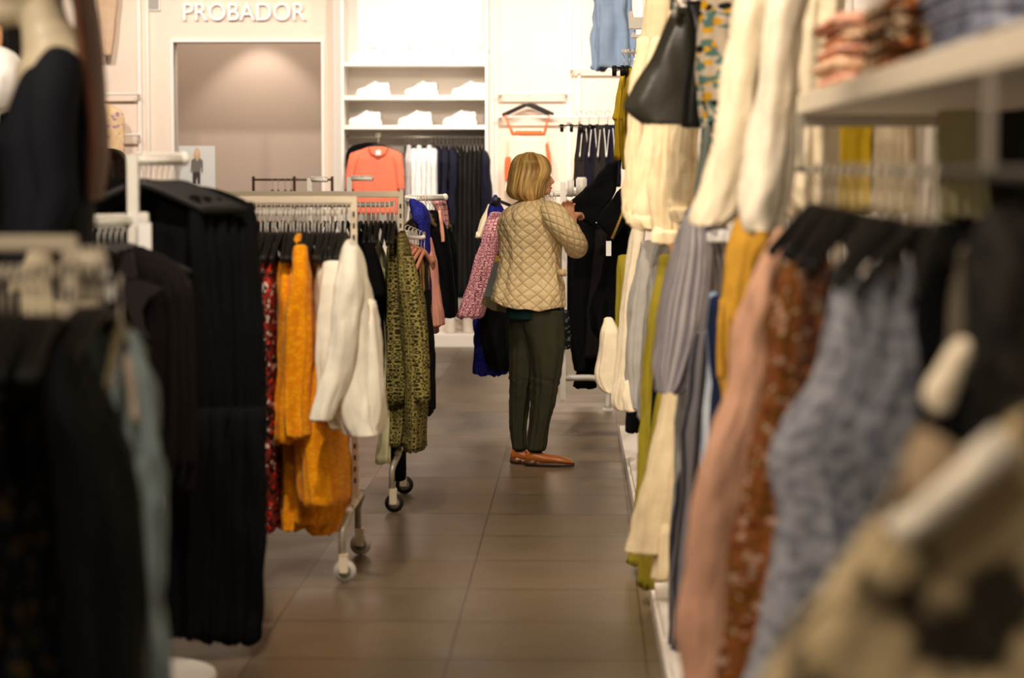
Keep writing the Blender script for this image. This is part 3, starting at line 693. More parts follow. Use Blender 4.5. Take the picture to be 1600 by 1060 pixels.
bm, _ = cloth_bm([(234, 160, 182), (240, 148, 192), (256, 141, 200), (280, 139, 202), (305, 139, 202), (330, 142, 200)], PY - .01, .25, fold=.006, nf=9, top=.7); obj('hair', under(pe, bm), fabric('dark_brown_hair', (62, 40, 26), 'strands', ((26, 17, 12),), 70, rough=.4, spec=.5), pe)
bm, _ = cloth_bm([(312, 158, 186), (322, 128, 220), (360, 120, 226), (450, 124, 222), (520, 122, 224)], PY, .3, fold=.006, top=.6); obj('coat', under(pe, bm), BLK, pe)
bm, _ = cloth_bm([(500, 125, 221), (600, 132, 214), (690, 140, 206)], PY, .22, fold=.004, top=1); obj('trousers', under(pe, bm), CHR, pe)

# ------------------------------------------------------------------ left part of back wall
def wall_rail(px0, px1, py, label, Y=BW - .12):
    a, b_ = W(px0, py, Y), W(px1, py, Y); r = thing('wall_rail', label, 'rail', (a.x, BW, a.z))
    obj('bar', T([(0, Y - BW, 0), (b_.x - a.x, Y - BW, 0)], .011), panel_white, r)
    for x in (.02, b_.x - a.x - .02): obj('bracket', B(x - .008, x + .008, Y - BW, 0, -.012, .012), panel_white, r, False)
    return r
wall_rail(100, 218, 147, 'upper white wall rail at far left, above the printed blouse')
wall_rail(100, 218, 211, 'lower white wall rail at far left, beside the printed blouse')
G('tan_trousers', [(-30, 150, 186), (0, 150, 184), (45, 154, 180), (88, 160, 174)], BW - .12, .08, fabric('tan_cloth', (214, 182, 152)), 'tan trousers hanging high on the back wall at left', 'trousers', fold=.004)
PRB = fabric('peach_floral', (232, 196, 150), 'floral', ((168, 128, 160), (238, 208, 170)), 34)
G('printed_blouse', [(160, 140, 160), (168, 126, 182), (180, 118, 192), (215, 124, 194), (262, 128, 196)], BW - .2, .1, PRB, 'peach and lilac printed blouse on a black hanger at far left wall', 'blouse', fold=.005)
hanger('black', tuple(W(152, 147, BW - .2)), R(4), 'black hanger of the printed blouse on the far left wall', 'hanger of the printed blouse')

# ------------------------------------------------------------------ back unit garments
CRL = fabric('coral_jersey', (240, 128, 98))
BY = 19.35
G('black_tee', [(224, 566, 592), (228, 550, 604), (240, 541, 612), (265, 541, 612), (330, 545, 612)], BY + .1, .05, BLK, 'black tee behind the coral one on the wall unit', 't-shirt', fold=.003)
G('coral_tee', [(230, 574, 604), (233, 566, 612), (238, 552, 624), (243, 549, 626), (250, 550, 624), (270, 551, 623), (300, 550, 624), (335, 551, 622)], BY, .07, CRL, 'coral short-sleeved tee hung facing out on the wall unit', 't-shirt', fold=.003, sq=.8,
  parts=[('sleeve', [(239, 549, 566), (243, 546, 564), (262, 542, 558), (280, 540, 555), (296, 540, 554)], -.01, .06, None, None), ('sleeve', [(239, 610, 626), (243, 612, 629), (262, 616, 631), (280, 619, 632), (296, 620, 632)], -.01, .06, None, None),
         ('neck_label', [(236, 587, 595), (243, 587, 595)], -.04, .01, paper, 'white neck label')])
nb = obj('neckband', T([W(576, 231, BY - .03) , W(580, 240, BY - .045), W(591, 246, BY - .05), W(602, 240, BY - .045), W(606, 231, BY - .03)], .006, 8), fabric('coral_rib', (206, 96, 72))); q_ = bpy.data.objects['coral_tee']; nb.data.transform(Matrix.Translation(-q_.location)); nb.parent = q_
hanger('black', tuple(W(591, 209, BY)), R(2), 'black hanger with metal hook holding the coral tee', 'hanger of the coral tee')
hk = thing('face_out_arm', 'short chrome arm holding the coral tee out from the rail', 'rail', (W(591, 211, BY).x, 19.7, rz)); obj('bar', T([(0, 0, 0), (0, -.36, 0)], .007, 8), chrome, hk)
for i in range(6):
    x0 = 634 + i * 8
    G('white_shirt', [(228 + (i % 2) * 5, x0 + 2, x0 + 8), (245, x0, x0 + 11), (300, x0 - 1, x0 + 12), (330, x0 - 1, x0 + 12)], 19.62 - .02 * i, .36, WHT if i else fabric('grey_white_stripe', (240, 238, 236), 'stripe', ((120, 116, 124),), 14), 'white top on the wall unit rail between the coral tee and the navy blouses' if i else 'white and grey striped top next to the coral tee',
      'top', 'white tops on the wall unit rail' if i else None, fold=.005)
for i in range(3):
    x0 = 678 + i * 11
    G('navy_blouse', [(230, x0 + 3, x0 + 10), (245, x0, x0 + 15), (280, x0 - 1, x0 + 16), (320, x0, x0 + 14), (352, x0 + 2, x0 + 12)], 19.6 - .03 * i, .4, NVY, ['navy gathered blouse beside the white tops', 'middle navy gathered blouse on the wall unit', 'navy gathered blouse beside the long black dresses'][i], 'blouse', 'navy blouses on the wall unit', fold=.012, nf=6)
PLT = fabric('black_pleats', (24, 23, 23), 'stripe', ((34, 32, 31),), 24)
for i in range(7):
    x0 = 708 + i * 7.5
    G('long_black_dress', [(238, x0 + 2, x0 + 6), (252, x0, x0 + 9), (360, x0 - 1, x0 + 10), (463 + (i * 37 % 9), x0 - 1, x0 + 10)], 19.62 - .012 * i, .36, PLT, 'long pleated black dress on the wall unit rail', 'dress', 'long black dresses on the wall unit', fold=.006)
G('navy_blouse', [(236, 753, 760), (255, 753, 765), (300, 754, 767), (350, 756, 766)], 19.45, .36, NVY, 'navy blouse at the right end of the wall unit rail', 'blouse', fold=.01)
hooks_row('silver', 634, 756, 22, 19.7, rz + .012, 'dark hanger on the wall unit rail under the sneaker shelves', 'hangers on the wall unit rail')
BOOT = plain('pale_vessel', (226, 216, 204), .5)
for x, lab in ((703, 'pale cylinder vase on the white plinth, left one'), (732, 'pale cylinder vase on the white plinth beside the pink dress')):
    p = W(x, 525, FY + .05); bm = bmesh.new(); tube(bm, [(0, 0, 0), (0, 0, .01), (0, 0, .18), (0, 0, .19)], [.035, .045, .05, .048], 20); vz = obj('vase', bm, BOOT); vz.location = (p.x, FY + .08, .106); tag(vz, lab, 'vase')

# camisole on the wall
CAM = fabric('peach_camisole', (252, 228, 204))
CY = BW - .12
hanger('black', tuple(W(822, 147, CY)), R(6), 'black hanger with the coral-strapped camisole on the white wall', 'camisole hangers')
hanger('black', tuple(W(828, 146, CY + .04)), R(-4), 'second black hanger right behind the camisole hanger', 'camisole hangers')
CST = fabric('coral_binding', (236, 112, 66))
G('camisole', [(206, 800, 851), (212, 796, 854), (240, 794, 857), (275, 790, 860), (300, 788, 862)], CY, .05, CAM, 'pale camisole with coral straps hanging on the white wall above the woman', 'camisole', fold=.003,
  parts=[('strap', [(180, 788, 791), (192, 792, 795), (208, 798, 802)], -.02, .008, CST, 'coral strap'), ('strap', [(180, 857, 859), (192, 853, 856), (208, 849, 853)], -.02, .008, CST, 'coral strap'),
         ('binding', [(207, 800, 852), (210, 800, 852)], -.015, .05, CST, 'coral neckline binding'), ('side_panel', [(246, 790, 798), (262, 788, 799), (282, 789, 798)], -.03, .02, CST, 'coral side panel'), ('side_panel', [(225, 852, 857), (245, 854, 860), (260, 855, 862)], -.03, .02, CST, 'coral side panel')])
wall_rail(778, 888, 147, 'white wall rail carrying the camisole hanger', CY)
wall_rail(778, 1000, 183, 'white wall rail running behind the striped drawstring trousers')
wall_rail(889, 1010, 108, 'white wall rail behind the pale blue skirt')

# ------------------------------------------------------------------ middle distance stands beyond rack 2
for (px, Y, zt_, dx, lab) in ((484, 15.2, 1.415, .12, 'small white arm stand top showing above the racks, left of the coral tee'), (546, 15.6, 1.42, .16, 'white arm stand top showing in front of the coral tee')):
    r = arm_stand(px, Y, zt_, lab, [(dx, -.06, zt_ - .01)], base=.1, knob=False)
# distant chrome rack in front of the opening
p1, p2 = W(396, 281, 17.5), W(478, 283, 17.5)
rk = thing('clothes_rail', 'thin dark chrome clothes rail in front of the fitting room opening', 'clothes rack', (p1.x, 17.5, 0))
dkm = plain('dark_chrome', (110, 96, 84), .3, .7)
w_ = p2.x - p1.x
obj('top_bar', T([(0, 0, p1.z), (w_ * 1.5, 0, p1.z)], .008), dkm, rk)
for x in (0, w_ * .78, w_ * 1.5): obj('post', B(x - .01, x + .01, -.01, .01, 0, p1.z + .025), dkm, rk, False)
hooks_row('silver', 425, 455, 4, 17.5, p1.z + .01, 'hanger on the distant chrome rail before the opening', 'hangers on the distant rail')

# stand holding blue / pink / black garments in the gap
r = arm_stand(636, 13.4, 1.33, 'white arm stand behind the second rack carrying blue, pink and black clothes', [(.06, -.3, 1.3), (.2, .25, 1.31)], post=.025, base=.06)
BLU = fabric('royal_blue_lace', (36, 40, 150), 'lace', ((24, 28, 96),), 50)
PNK = fabric('dusty_pink', (222, 158, 138))
PLD = fabric('pink_plaid', (214, 156, 150), 'plaid', ((160, 110, 116),), 10)
G('blue_lace_shirt', [(312, 640, 650), (322, 640, 664), (345, 646, 672), (360, 655, 671), (440, 662, 674), (475, 664, 674)], 13.1, .34, BLU, 'royal blue lace top high between the racks', 'top', fold=.006)
G('black_dress', [(330, 662, 684), (345, 668, 692), (370, 672, 700), (395, 676, 704), (480, 682, 712), (495, 684, 712)], 13.6, .3, BLK, 'black dress between the pink garments and the wall unit', 'dress', fold=.006)
G('pink_dress', [(372, 668, 674), (420, 670, 682), (480, 672, 690), (508, 674, 692)], 13.2, .3, PNK, 'dusty pink dress hanging below the blue lace top', 'dress', fold=.008)
G('plaid_shirt', [(309, 676, 692), (318, 676, 698), (340, 684, 701), (358, 690, 700)], 13.8, .3, PLD, 'pink plaid shirt with its shoulder against the navy blouses', 'shirt', fold=.004,
  parts=[('shirt_tail', [(390, 686, 694), (428, 688, 696)], -.1, .1, None, None)])
G('pink_shirt', [(330, 684, 690), (360, 688, 694), (378, 688, 695)], 13.5, .1, fabric('salmon_cloth', (236, 172, 142)), 'salmon pink top edge beside the pink plaid shirt', 'top')
G('black_dress', [(352, 694, 702), (400, 698, 712), (460, 698, 714), (490, 694, 714)], 13.9, .25, BLK, 'second black dress, nearest the wall unit', 'dress')
G('plaid_skirt', [(495, 676, 684), (510, 675, 684), (520, 675, 684)], 13.4, .2, PLD, 'scrap of pink plaid hem under the pink dress', 'skirt')
for i in range(6):
    p = W(656 + i * 5, 307 + i * .6, 13.3 + i * .08); hanger('olive', tuple(p), R(66), 'olive-grey hanger fanned on the stand above the black dress', 'fanned olive hangers')
# peach-clip hangers on the end arm of rack 2
ea = thing('end_arm', 'small white arm with brown and peach clip hangers at the end of the second rack', 'rail', tuple(W(632, 371, 11.0)))
obj('bar', T([(0, 0, 0), (.08, -.05, 0), (.1, -.05, .006)], .009, 8), white_metal, ea)
for i in range(6):
    p = W(637 + i * 5.2, 352 + i * 2.2, 11.0); hanger('peach', tuple(p), R(50 + 6 * i), 'brown hanger with a peach clip at the end of the second rack', 'peach clip hangers')
BRN = fabric('brown_black_stripe', (30, 24, 20), 'stripe', ((140, 104, 60),), 9)
G('striped_trousers', [(385, 644, 660), (410, 648, 668), (430, 652, 668), (456, 656, 668)], 11.1, .1, BRN, 'brown and black striped strappy garment below the peach clip hangers', 'top', fold=.01)

# ------------------------------------------------------------------ rack left of the woman
PAT = fabric('pink_geometric', (226, 170, 172), 'rings', ((124, 62, 84),), 62)
r = thing('clothes_rail', 'black-tipped clothes rail mostly hidden behind the woman', 'clothes rack', (W(790, 330, 13.2).x, 13.2, 0))
pa_ = W(775, 312, 12.9); 
obj('top_bar', T([Vector(pa_) - r.location, Vector(W(830, 335, 13.5)) - r.location], .009), plain('gunmetal', (70, 66, 64), .3, .6), r)
obj('post', B(.08, .105, .1, .125, 0, 1.2), white_metal, r, False)
obj('end_cap', T([Vector(W(771, 322, 12.9)) - r.location, Vector(W(778, 308, 12.9)) - r.location], .02, 10), dark_hanger, r)
G('cream_sleeve_shirt', [(320, 762, 775), (345, 752, 770), (372, 742, 762)], 13.3, .14, CRM, 'cream top sleeve behind the pink patterned dress', 'top', fold=.006)
G('blue_lace_shirt', [(306, 771, 777), (320, 765, 782), (345, 762, 790), (370, 764, 790)], 13.2, .2, BLU, 'royal blue lace top just left of the woman\'s shoulder', 'top')
G('pink_patterned_dress', [(333, 766, 784), (350, 760, 788), (400, 745, 778), (450, 730, 770), (496, 714, 754)], 13.0, .22, PAT, 'pink and burgundy patterned dress left of the woman', 'dress', fold=.008)
G('black_dress', [(350, 775, 795), (420, 765, 800), (500, 752, 805), (560, 760, 806), (575, 765, 806)], 13.3, .25, BLK, 'black dress between the pink patterned dress and the woman', 'dress', fold=.014)
G('blue_lace_skirt', [(480, 740, 790), (520, 742, 800), (560, 742, 802), (584, 744, 790)], 13.5, .3, BLU, 'royal blue lace skirt showing low behind the woman\'s knees', 'skirt', fold=.014)

# ------------------------------------------------------------------ the woman
WY = 11.75
wo = thing('person', 'woman with a blonde bob in a beige quilted jacket and dark trousers, browsing a rack', 'person', (W(840, 730, WY).x, WY, 0))
def Wp(x, y, dy=0): return W(x, y, WY + dy)
bm = bmesh.new()
# head, neck, torso, arms, legs, feet as one body
ball(bm, tuple(Wp(830, 271, .02)), (.092, .074, .1), 24, 18)
ball(bm, tuple(Wp(843, 283, .035)), (.055, .056, .062), 20, 14)
ball(bm, tuple(Wp(851, 297, .045)), (.033, .034, .028))
tube(bm, [Wp(856, 273, .05), Wp(860, 280, .052), Wp(864.5, 284.5, .055), Wp(858, 287, .052)], [.010, .011, .0105, .012], 10)
ball(bm, tuple(Wp(857.5, 292, .05)), (.014, .018, .006)); ball(bm, tuple(Wp(857, 296, .05)), (.014, .017, .007))
tube(bm, [Wp(851, 269, -.0), Wp(857, 267, .05), Wp(852, 268, .095)], [.012, .014, .012], 8)
ball(bm, tuple(Wp(832, 281, -.05)), (.018, .01, .03))
ball(bm, tuple(Wp(828, 281, .1)), (.018, .01, .03))
tube(bm, [Wp(833, 285, .02), Wp(829, 312, 0), Wp(830, 325, 0), Wp(830, 350, 0), Wp(830, 420, 0), Wp(833, 460, 0), Wp(837, 500, 0)], [.055, .052, (.08, .12), (.11, .13), (.1, .11), (.11, .12), (.09, .11)], 20)
for (pts) in (((825, 500, .05), (818, 560, .055), (812, 620, .05), (811, 690, .05), (811, 715, .05)), ((852, 500, -.05), (855, 560, -.06), (850, 620, -.05), (839, 690, -.03), (836, 715, -.03))):
    tube(bm, [Wp(*q) for q in pts], [.068, .055, .036, .028, .028], 14)
for dx, dy in ((811, .05), (836, -.03)):
    tube(bm, [Wp(dx - 5, 716, dy), Wp(dx + 20, 721, dy), Wp(dx + 40, 724, dy)], [.034, .034, .022], 12)
# right arm up to the rack, left arm hidden in front of her
tube(bm, [Wp(862, 338, -.13), Wp(886, 366, -.1), Wp(903, 386, -.02), Wp(899, 368, .1), Wp(893, 352, .17)], [.05, .045, .04, .034, .026], 12)
tube(bm, [Wp(848, 336, .16), Wp(862, 372, .2), Wp(878, 372, .3), Wp(884, 350, .38)], [.045, .04, .034, .026], 12)
def hand(bm, w, d, cx, s=1, curl=1.0):
    """w wrist, d direction of palm, cx lateral axis (towards the little finger)"""
    w, d, cx = Vector(w), Vector(d).normalized(), Vector(cx).normalized(); nrm = d.cross(cx).normalized() * s
    pm = w + d * .045; tube(bm, [w - d * .01, w + d * .02, pm, w + d * .085], [(.022, .026), (.024, .034), (.02, .04), (.014, .036)], 12)
    for i, ln in enumerate((.07, .08, .075, .058)):
        b0 = w + d * .08 + cx * (-.03 + .02 * i)
        b1 = b0 + (d * .85 + nrm * .5 * curl).normalized() * ln * .45
        b2 = b1 + (d * .2 + nrm * curl).normalized() * ln * .32
        b3 = b2 + (-d * .5 + nrm * curl).normalized() * ln * .28
        tube(bm, [b0, b1, b2, b3], [.0095, .009, .008, .007], 8)
    t0 = w + d * .02 - cx * .03; t1 = t0 + (d * .7 - cx * .8 + nrm * .4).normalized() * .035; t2 = t1 + (d + nrm * .8).normalized() * .03
    tube(bm, [t0, t1, t2], [.014, .011, .008], 8)
hand(bm, Wp(893, 351, .17), Vector((-.02, .05, .06)), Vector((.8, .4, .0)), -1)
hand(bm, Wp(884, 350, .38), Vector((.05, .06, .06)), Vector((.6, -.5, 0)), 1)
q = obj('body', under(wo, bm), skin, wo); remesh(q, .005, 3)
# eyes, brow, lips on the visible side of the face
bm = bmesh.new(); ball(bm, tuple(Wp(856.3, 276, .022)), (.007, .01, .006)); ball(bm, tuple(Wp(858.3, 276, .078)), (.007, .01, .006))
obj('eyes', under(wo, bm), plain('eye', (60, 50, 46), .2), wo)
bm = T([Wp(860, 294, .03), Wp(861.6, 294, .05), Wp(860.2, 294, .072)], .0042, 8); obj('lips', under(wo, bm), plain('lips', (170, 84, 70), .4), wo)
# hair
BLO = fabric('blonde_hair', (222, 184, 112), 'strands', ((132, 98, 46),), 100, rough=.5, spec=.3)
bm, _ = cloth_bm([(239.5, 818, 838), (242, 809, 847), (247, 803, 854), (255, 798, 859), (266, 795, 861, 0, 1), (276, 793, 858, -.01, 1), (286, 792, 853, -.02, .95), (296, 791, 851, -.025, .92), (304, 793, 850, -.025, .88), (310, 799, 848, -.02, .8), (313, 808, 844, -.02, .7)],
                 WY, .23, fold=.0022, nf=9, top=.35, sq=.95, seg=96, hem=False)
obj('hair', under(wo, bm), BLO, wo)

# quilted jacket
def quilt():
    mt, N, L, b = base_mat('quilted_beige', .55)
    b.inputs['Specular IOR Level'].default_value = .35
    tc = N.new('ShaderNodeTexCoord'); sp = N.new('ShaderNodeSeparateXYZ'); L.new(tc.outputs['UV'], sp.inputs[0])
    def M(op, a, bb=None):
        q = N.new('ShaderNodeMath'); q.operation = op
        for i, v in enumerate((a, bb)):
            if v is None: continue
            if isinstance(v, (int, float)): q.inputs[i].default_value = v
            else: L.new(v, q.inputs[i])
        return q.outputs[0]
    u, v = M('MULTIPLY', sp.outputs[0], 26.0), M('MULTIPLY', sp.outputs[1], 19.0)
    def ridge(e):
        f = M('ABSOLUTE', M('SUBTRACT', M('FRACT', M('ADD', e, 100.0)), .5)); return M('SUBTRACT', .5, f)   # 0 at the stitch line
    h = M('MINIMUM', ridge(M('ADD', u, v)), ridge(M('SUBTRACT', u, v)))
    h = M('POWER', M('MINIMUM', M('MULTIPLY', h, 2.6), 1.0), .45)
    no = N.new('ShaderNodeTexNoise'); no.inputs['Scale'].default_value = 26; no.inputs['Detail'].default_value = 3; L.new(tc.outputs['UV'], no.inputs['Vector'])
    hh = M('ADD', h, M('MULTIPLY', no.outputs[0], .9))
    bp = N.new('ShaderNodeBump'); bp.inputs['Strength'].default_value = .75; bp.inputs['Distance'].default_value = .0075; L.new(hh, bp.inputs['Height']); L.new(bp.outputs[0], b.inputs['Normal'])
    st_ = M('LESS_THAN', h, .38)  # darker beige along the stitch lines: crease shadow put into the colour
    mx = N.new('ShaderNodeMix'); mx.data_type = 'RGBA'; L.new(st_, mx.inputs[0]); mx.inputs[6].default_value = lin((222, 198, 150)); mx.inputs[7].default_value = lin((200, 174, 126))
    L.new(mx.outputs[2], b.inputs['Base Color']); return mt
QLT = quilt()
bm, jo = cloth_bm([(311, 815, 848, .0, .9), (318, 803, 858, 0, 1.15), (326, 790, 869, 0, 1.3), (338, 781, 876, 0, 1.3), (355, 777, 879, 0, 1.25), (385, 781, 877, 0, 1.15), (410, 782, 876, 0, 1.1), (430, 779, 878, 0, 1.15), (450, 773, 883, 0, 1.25), (468, 770, 884, 0, 1.3), (479, 770, 884, 0, 1.3)],
                  WY, .27, fold=.009, nf=6, top=.7, sq=.85, seg=80)
bm.verts.ensure_lookup_table()
for v_ in bm.verts:       # hem dips at the back, lifts at the left corner
    f_ = min(1, max(0, (W(0, 430, WY).z - v_.co.z) / .16)); xx = (v_.co.x - W(770, 470, WY).x) / (W(884, 470, WY).x - W(770, 470, WY).x)
    v_.co.z += f_ * (.03 * (1 - xx) ** 3 - .012 * sin(pi * max(0, min(1, xx))))
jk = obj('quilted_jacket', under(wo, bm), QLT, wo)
jk['label'] = 'beige diamond-quilted jacket'
def sleeve_bm(pts, rad, seg=24):
    bm = bmesh.new(); uv = bm.loops.layers.uv.new('UVMap'); pts = smooth_path([tuple(p) for p in pts], 4); rad = [x[0] for x in smooth_path([(r,) for r in rad], 4)]
    tube(bm, pts, rad, seg); L_ = [0]
    for i in range(1, len(pts)): L_.append(L_[-1] + (Vector(pts[i]) - Vector(pts[i - 1])).length)
    bm.verts.index_update(); bm.verts.ensure_lookup_table()
    for f in bm.faces:
        if len(f.verts) != 4: continue
        ks = [v.index % seg for v in f.verts]; wrap = max(ks) - min(ks) > 2
        for l in f.loops:
            k_ = l.vert.index % seg; k_ = k_ + seg if (wrap and k_ < 3) else k_
            l[uv].uv = (k_ / seg * .36, L_[l.vert.index // seg])
    return bm
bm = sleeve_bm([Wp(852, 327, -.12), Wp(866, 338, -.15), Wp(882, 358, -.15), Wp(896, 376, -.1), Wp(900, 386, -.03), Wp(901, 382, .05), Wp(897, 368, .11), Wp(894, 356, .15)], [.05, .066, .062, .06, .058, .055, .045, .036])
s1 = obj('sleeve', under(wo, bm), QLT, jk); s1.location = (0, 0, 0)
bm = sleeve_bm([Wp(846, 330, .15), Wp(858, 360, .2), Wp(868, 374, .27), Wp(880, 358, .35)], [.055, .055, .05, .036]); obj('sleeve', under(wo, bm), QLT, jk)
bm, _ = cloth_bm([(305, 815, 850), (312, 813, 852), (320, 808, 856)], WY, .17, fold=.001, top=1, sq=.95); obj('collar', under(wo, bm), plain('beige_collar', (208, 188, 146), .6, bump=.3), jk)
bm = bmesh.new(); a = Wp(871, 421, -.12); box(bm, a.x, a.x + .045, a.y - .02, a.y + .015, a.z - .035, a.z, bev=.004); ball(bm, (a.x + .024, a.y - .022, a.z - .022), (.006, .004, .006))
obj('pocket_flap', under(wo, bm), QLT, jk)
bm = T([Wp(882, 350, .165), Wp(890, 353.5, .15), Wp(899, 357, .165)], .009, 8); q = obj('bracelet', under(wo, bm), plain('green_bangle', (40, 70, 56), .3), wo)
bm, _ = cloth_bm([(470, 792, 880), (485, 790, 882), (497, 791, 882)], WY, .27, fold=.002, top=1); obj('shirt', under(wo, bm), fabric('dark_teal', (14, 46, 42)), wo)
TRS = fabric('dark_olive_trousers', (50, 50, 34))
bm = bmesh.new()
b1, _ = cloth_bm([(484, 793, 862, 0.0, 1.3), (510, 794, 852, .04, 1.1), (540, 796, 846, .05), (580, 797, 838, .055), (605, 797, 830, .05, .9), (640, 797, 824, .05, .8), (670, 799, 822, .05, .7), (702, 802, 822, .05, .6)], WY, .19, fold=.006, top=1, sq=.9)
b2, _ = cloth_bm([(484, 812, 882, -.02, 1.3), (510, 818, 883, -.04, 1.1), (540, 825, 883, -.05), (580, 830, 878, -.05), (605, 831, 872, -.05, .9), (640, 830, 865, -.04, .8), (670, 828, 858, -.03, .7), (704, 824, 851, -.03, .6)], WY, .19, fold=.006, top=1, sq=.9)
for b_x in (b1, b2):
    for v_ in b_x.verts:      # creases gathering at the knees
        z_ = v_.co.z; kz = math.exp(-((z_ - W(0, 596, WY).z) / .09) ** 2) * .004 + .001
        v_.co.y += kz * sin(z_ * 150 + v_.co.x * 40); v_.co.x += kz * .6 * sin(z_ * 170)
me_ = bpy.data.meshes.new('t'); b2.to_mesh(me_); b1.from_mesh(me_); b2.free()
obj('trousers', under(wo, b1), TRS, wo)
bm = bmesh.new()
for x0, dy in ((811, .05), (837, -.03)): tube(bm, [Wp(x0, 695, dy), Wp(x0, 708, dy), Wp(x0 + 2, 713, dy), Wp(x0 + 10, 713, dy)], [.034, .033, .03, .024], 14)
obj('socks', under(wo, bm), BLK, wo)
tan = plain('tan_leather', (158, 88, 32), .35, var=.08, coat=.3)
def shoe(px, dy, lab=None):
    h = Wp(px, 720, dy); yb = WY + dy
    bm = bmesh.new(); rings = []
    # heel at x=0 toe at .235
    for x, w, h0, h1 in ((-.012, .02, .05, .012), (0, .032, .075, .01), (.04, .037, .075, .008), (.08, .038, .06, .006), (.12, .042, .056, .006), (.165, .046, .05, .006), (.2, .04, .038, .008), (.222, .026, .026, .012), (.232, .01, .018, .014)):
        rings.append([bm.verts.new((x, w * cos(t), h1 + (h0 - h1) * (sin(t) * .5 + .5) ** .8)) for t in [2 * pi * i / 18 for i in range(18)]])
    for i in range(len(rings) - 1):
        for k in range(18): bm.faces.new((rings[i][k], rings[i][(k + 1) % 18], rings[i + 1][(k + 1) % 18], rings[i + 1][k]))
    bm.faces.new(rings[0]); bm.faces.new(rings[-1])
    s = obj('loafer', bm, tan, wo); s.location = (h.x - wo.location.x, dy, 0.004); s.rotation_euler.z = R(-8)
    bm = bmesh.new(); vs = []
    for z in (0, .016): vs.append([bm.verts.new((.11 + .125 * cos(t), (.036 + .008 * cos(t)) * sin(t), z)) for t in [2 * pi * i / 26 for i in range(26)]])
    for k in range(26): bm.faces.new((vs[0][k], vs[0][(k + 1) % 26], vs[1][(k + 1) % 26], vs[1][k]))
    bm.faces.new(vs[0]); bm.faces.new(vs[1]); box(bm, -.014, .05, -.03, .03, 0, .026, bev=.004)
    obj('sole', bm, plain('shoe_brown', (66, 42, 24), .5), s)
shoe(825, -.03); shoe(802, .05)
# shopping bag at her left side
GB = plain('bag_grey_blue', (122, 130, 128), .3, coat=.4); bg = thing('shopping_bag', 'slim blue-grey bag with yellow top edge at the woman\'s left side', 'bag', tuple(W(768, 485, 12.05)))
obj('side', under(bg, prism([(773, 408), (790, 404), (792, 470), (756, 462)], -.05, .05, 12.05)), GB, bg, False)
obj('top_edge', under(bg, prism([(775, 400), (790, 398), (790, 406), (773, 409)], -.055, .055, 12.05)), plain('bag_yellow', (232, 176, 30), .4), bg, False)
obj('bottom', under(bg, prism([(756, 461), (792, 469), (790, 488), (770, 484), (752, 474)], -.052, .052, 12.05)), plain('bag_olive', (92, 82, 40), .5), bg, False)
obj('handle', under(bg, T([W(777, 402, 12.05), W(784, 380, 12.0), W(792, 402, 12.05)], .006, 8)), plain('bag_strap_brown', (96, 70, 44), .5), bg)

# ------------------------------------------------------------------ white rack right of the woman
RY = 14.4
rr_ = thing('clothes_rail', 'white tubular floor rack at the woman\'s right with black clothes', 'clothes rack', (W(880, 600, RY).x, RY, 0))
def under2(bm): return under(rr_, bm)
obj('post', under2(B(W(875, 400, 13.0).x, W(884, 400, 13.0).x, 12.99, 13.02, .2, W(880, 284, 13.0).z, bev=.004)), white_metal, rr_, False)
obj('foot', under2(T(smooth_path([W(830, 592, RY), W(885, 591, RY), W(928, 591, RY), W(943, 598, RY), W(950, 612, RY), W(950, 637, RY)], 4), .019, 12)), white_metal, rr_)
obj('upright', under2(B(W(877, 500, RY).x, W(886, 500, RY).x, RY - .015, RY + .015, .2, 1.36, bev=.004)), white_metal, rr_, False)
obj('floor_plate', under2(B(W(942, 637, RY).x, W(958, 637, RY).x, RY - .03, RY + .03, 0, .012)), white_metal, rr_, False)
obj('top_bar', under2(T([W(858, 303, RY - .2), W(930, 302, RY - .2)], .018, 10)), white_metal, rr_)
for xa, xb, yt in ((886, 897, 280), (900, 917, 277)):
    bm = bmesh.new(); a = W(xa, 300, RY - .3); b_ = W(xb, yt, RY - .3); box(bm, a.x, b_.x, RY - .34, RY - .28, a.z - .03, b_.z, bev=.007)
    for j in range(4): tube(bm, [(a.x + .006 + j * .011, RY - .343, a.z - .02), (a.x + .006 + j * .011, RY - .343, b_.z - .012)], .003, 6)
    obj('arm_end', under2(bm), white_metal, rr_)
hooks_row('silver', 848, 868, 6, 13.6, 1.345, 'pale wire hanger in front of the woman\'s face', 'hangers before the woman', jit=20)
# black clothes on it
def slab(name, pts, Y, d, mat, label, cat, bevel=.01, nsub=3):
    """a hanging piece of cloth with a free outline: outline polygon given real thickness and soft folds"""
    bm = prism(pts, -d / 2, d / 2, Y)
    bmesh.ops.triangulate(bm, faces=[f for f in bm.faces if len(f.verts) > 4])
    o = bm
    ob = obj(name, o, mat, smooth=True); 
    c = sum((v.co for v in ob.data.vertices), Vector()) / len(ob.data.vertices)
    for v in ob.data.vertices: v.co -= c
    ob.location = c
    r = ob.modifiers.new('r', 'REMESH'); r.mode = 'VOXEL'; r.voxel_size = .008; r.use_smooth_shade = True
    s = ob.modifiers.new('s', 'SMOOTH'); s.iterations = 8; s.factor = .5
    tx = bpy.data.textures.new('folds', 'CLOUDS'); tx.noise_scale = .09
    dm = ob.modifiers.new('d', 'DISPLACE'); dm.texture = tx; dm.strength = .02; dm.mid_level = .5
    tag(ob, label, cat); return ob
slab('black_blouse', [(966, 252), (962, 300), (926, 356), (886, 322), (884, 320), (920, 290), (944, 262), (950, 253)], 12.6, .07, BLK, 'black blouse held out at a slant by the woman', 'blouse')
ob = slab('black_jacket', [(982, 288), (980, 340), (958, 376), (945, 362), (930, 345), (950, 320), (968, 296)], 11.5, .07, BLK, 'black jacket with gold chain trim beside the cream tops', 'jacket')
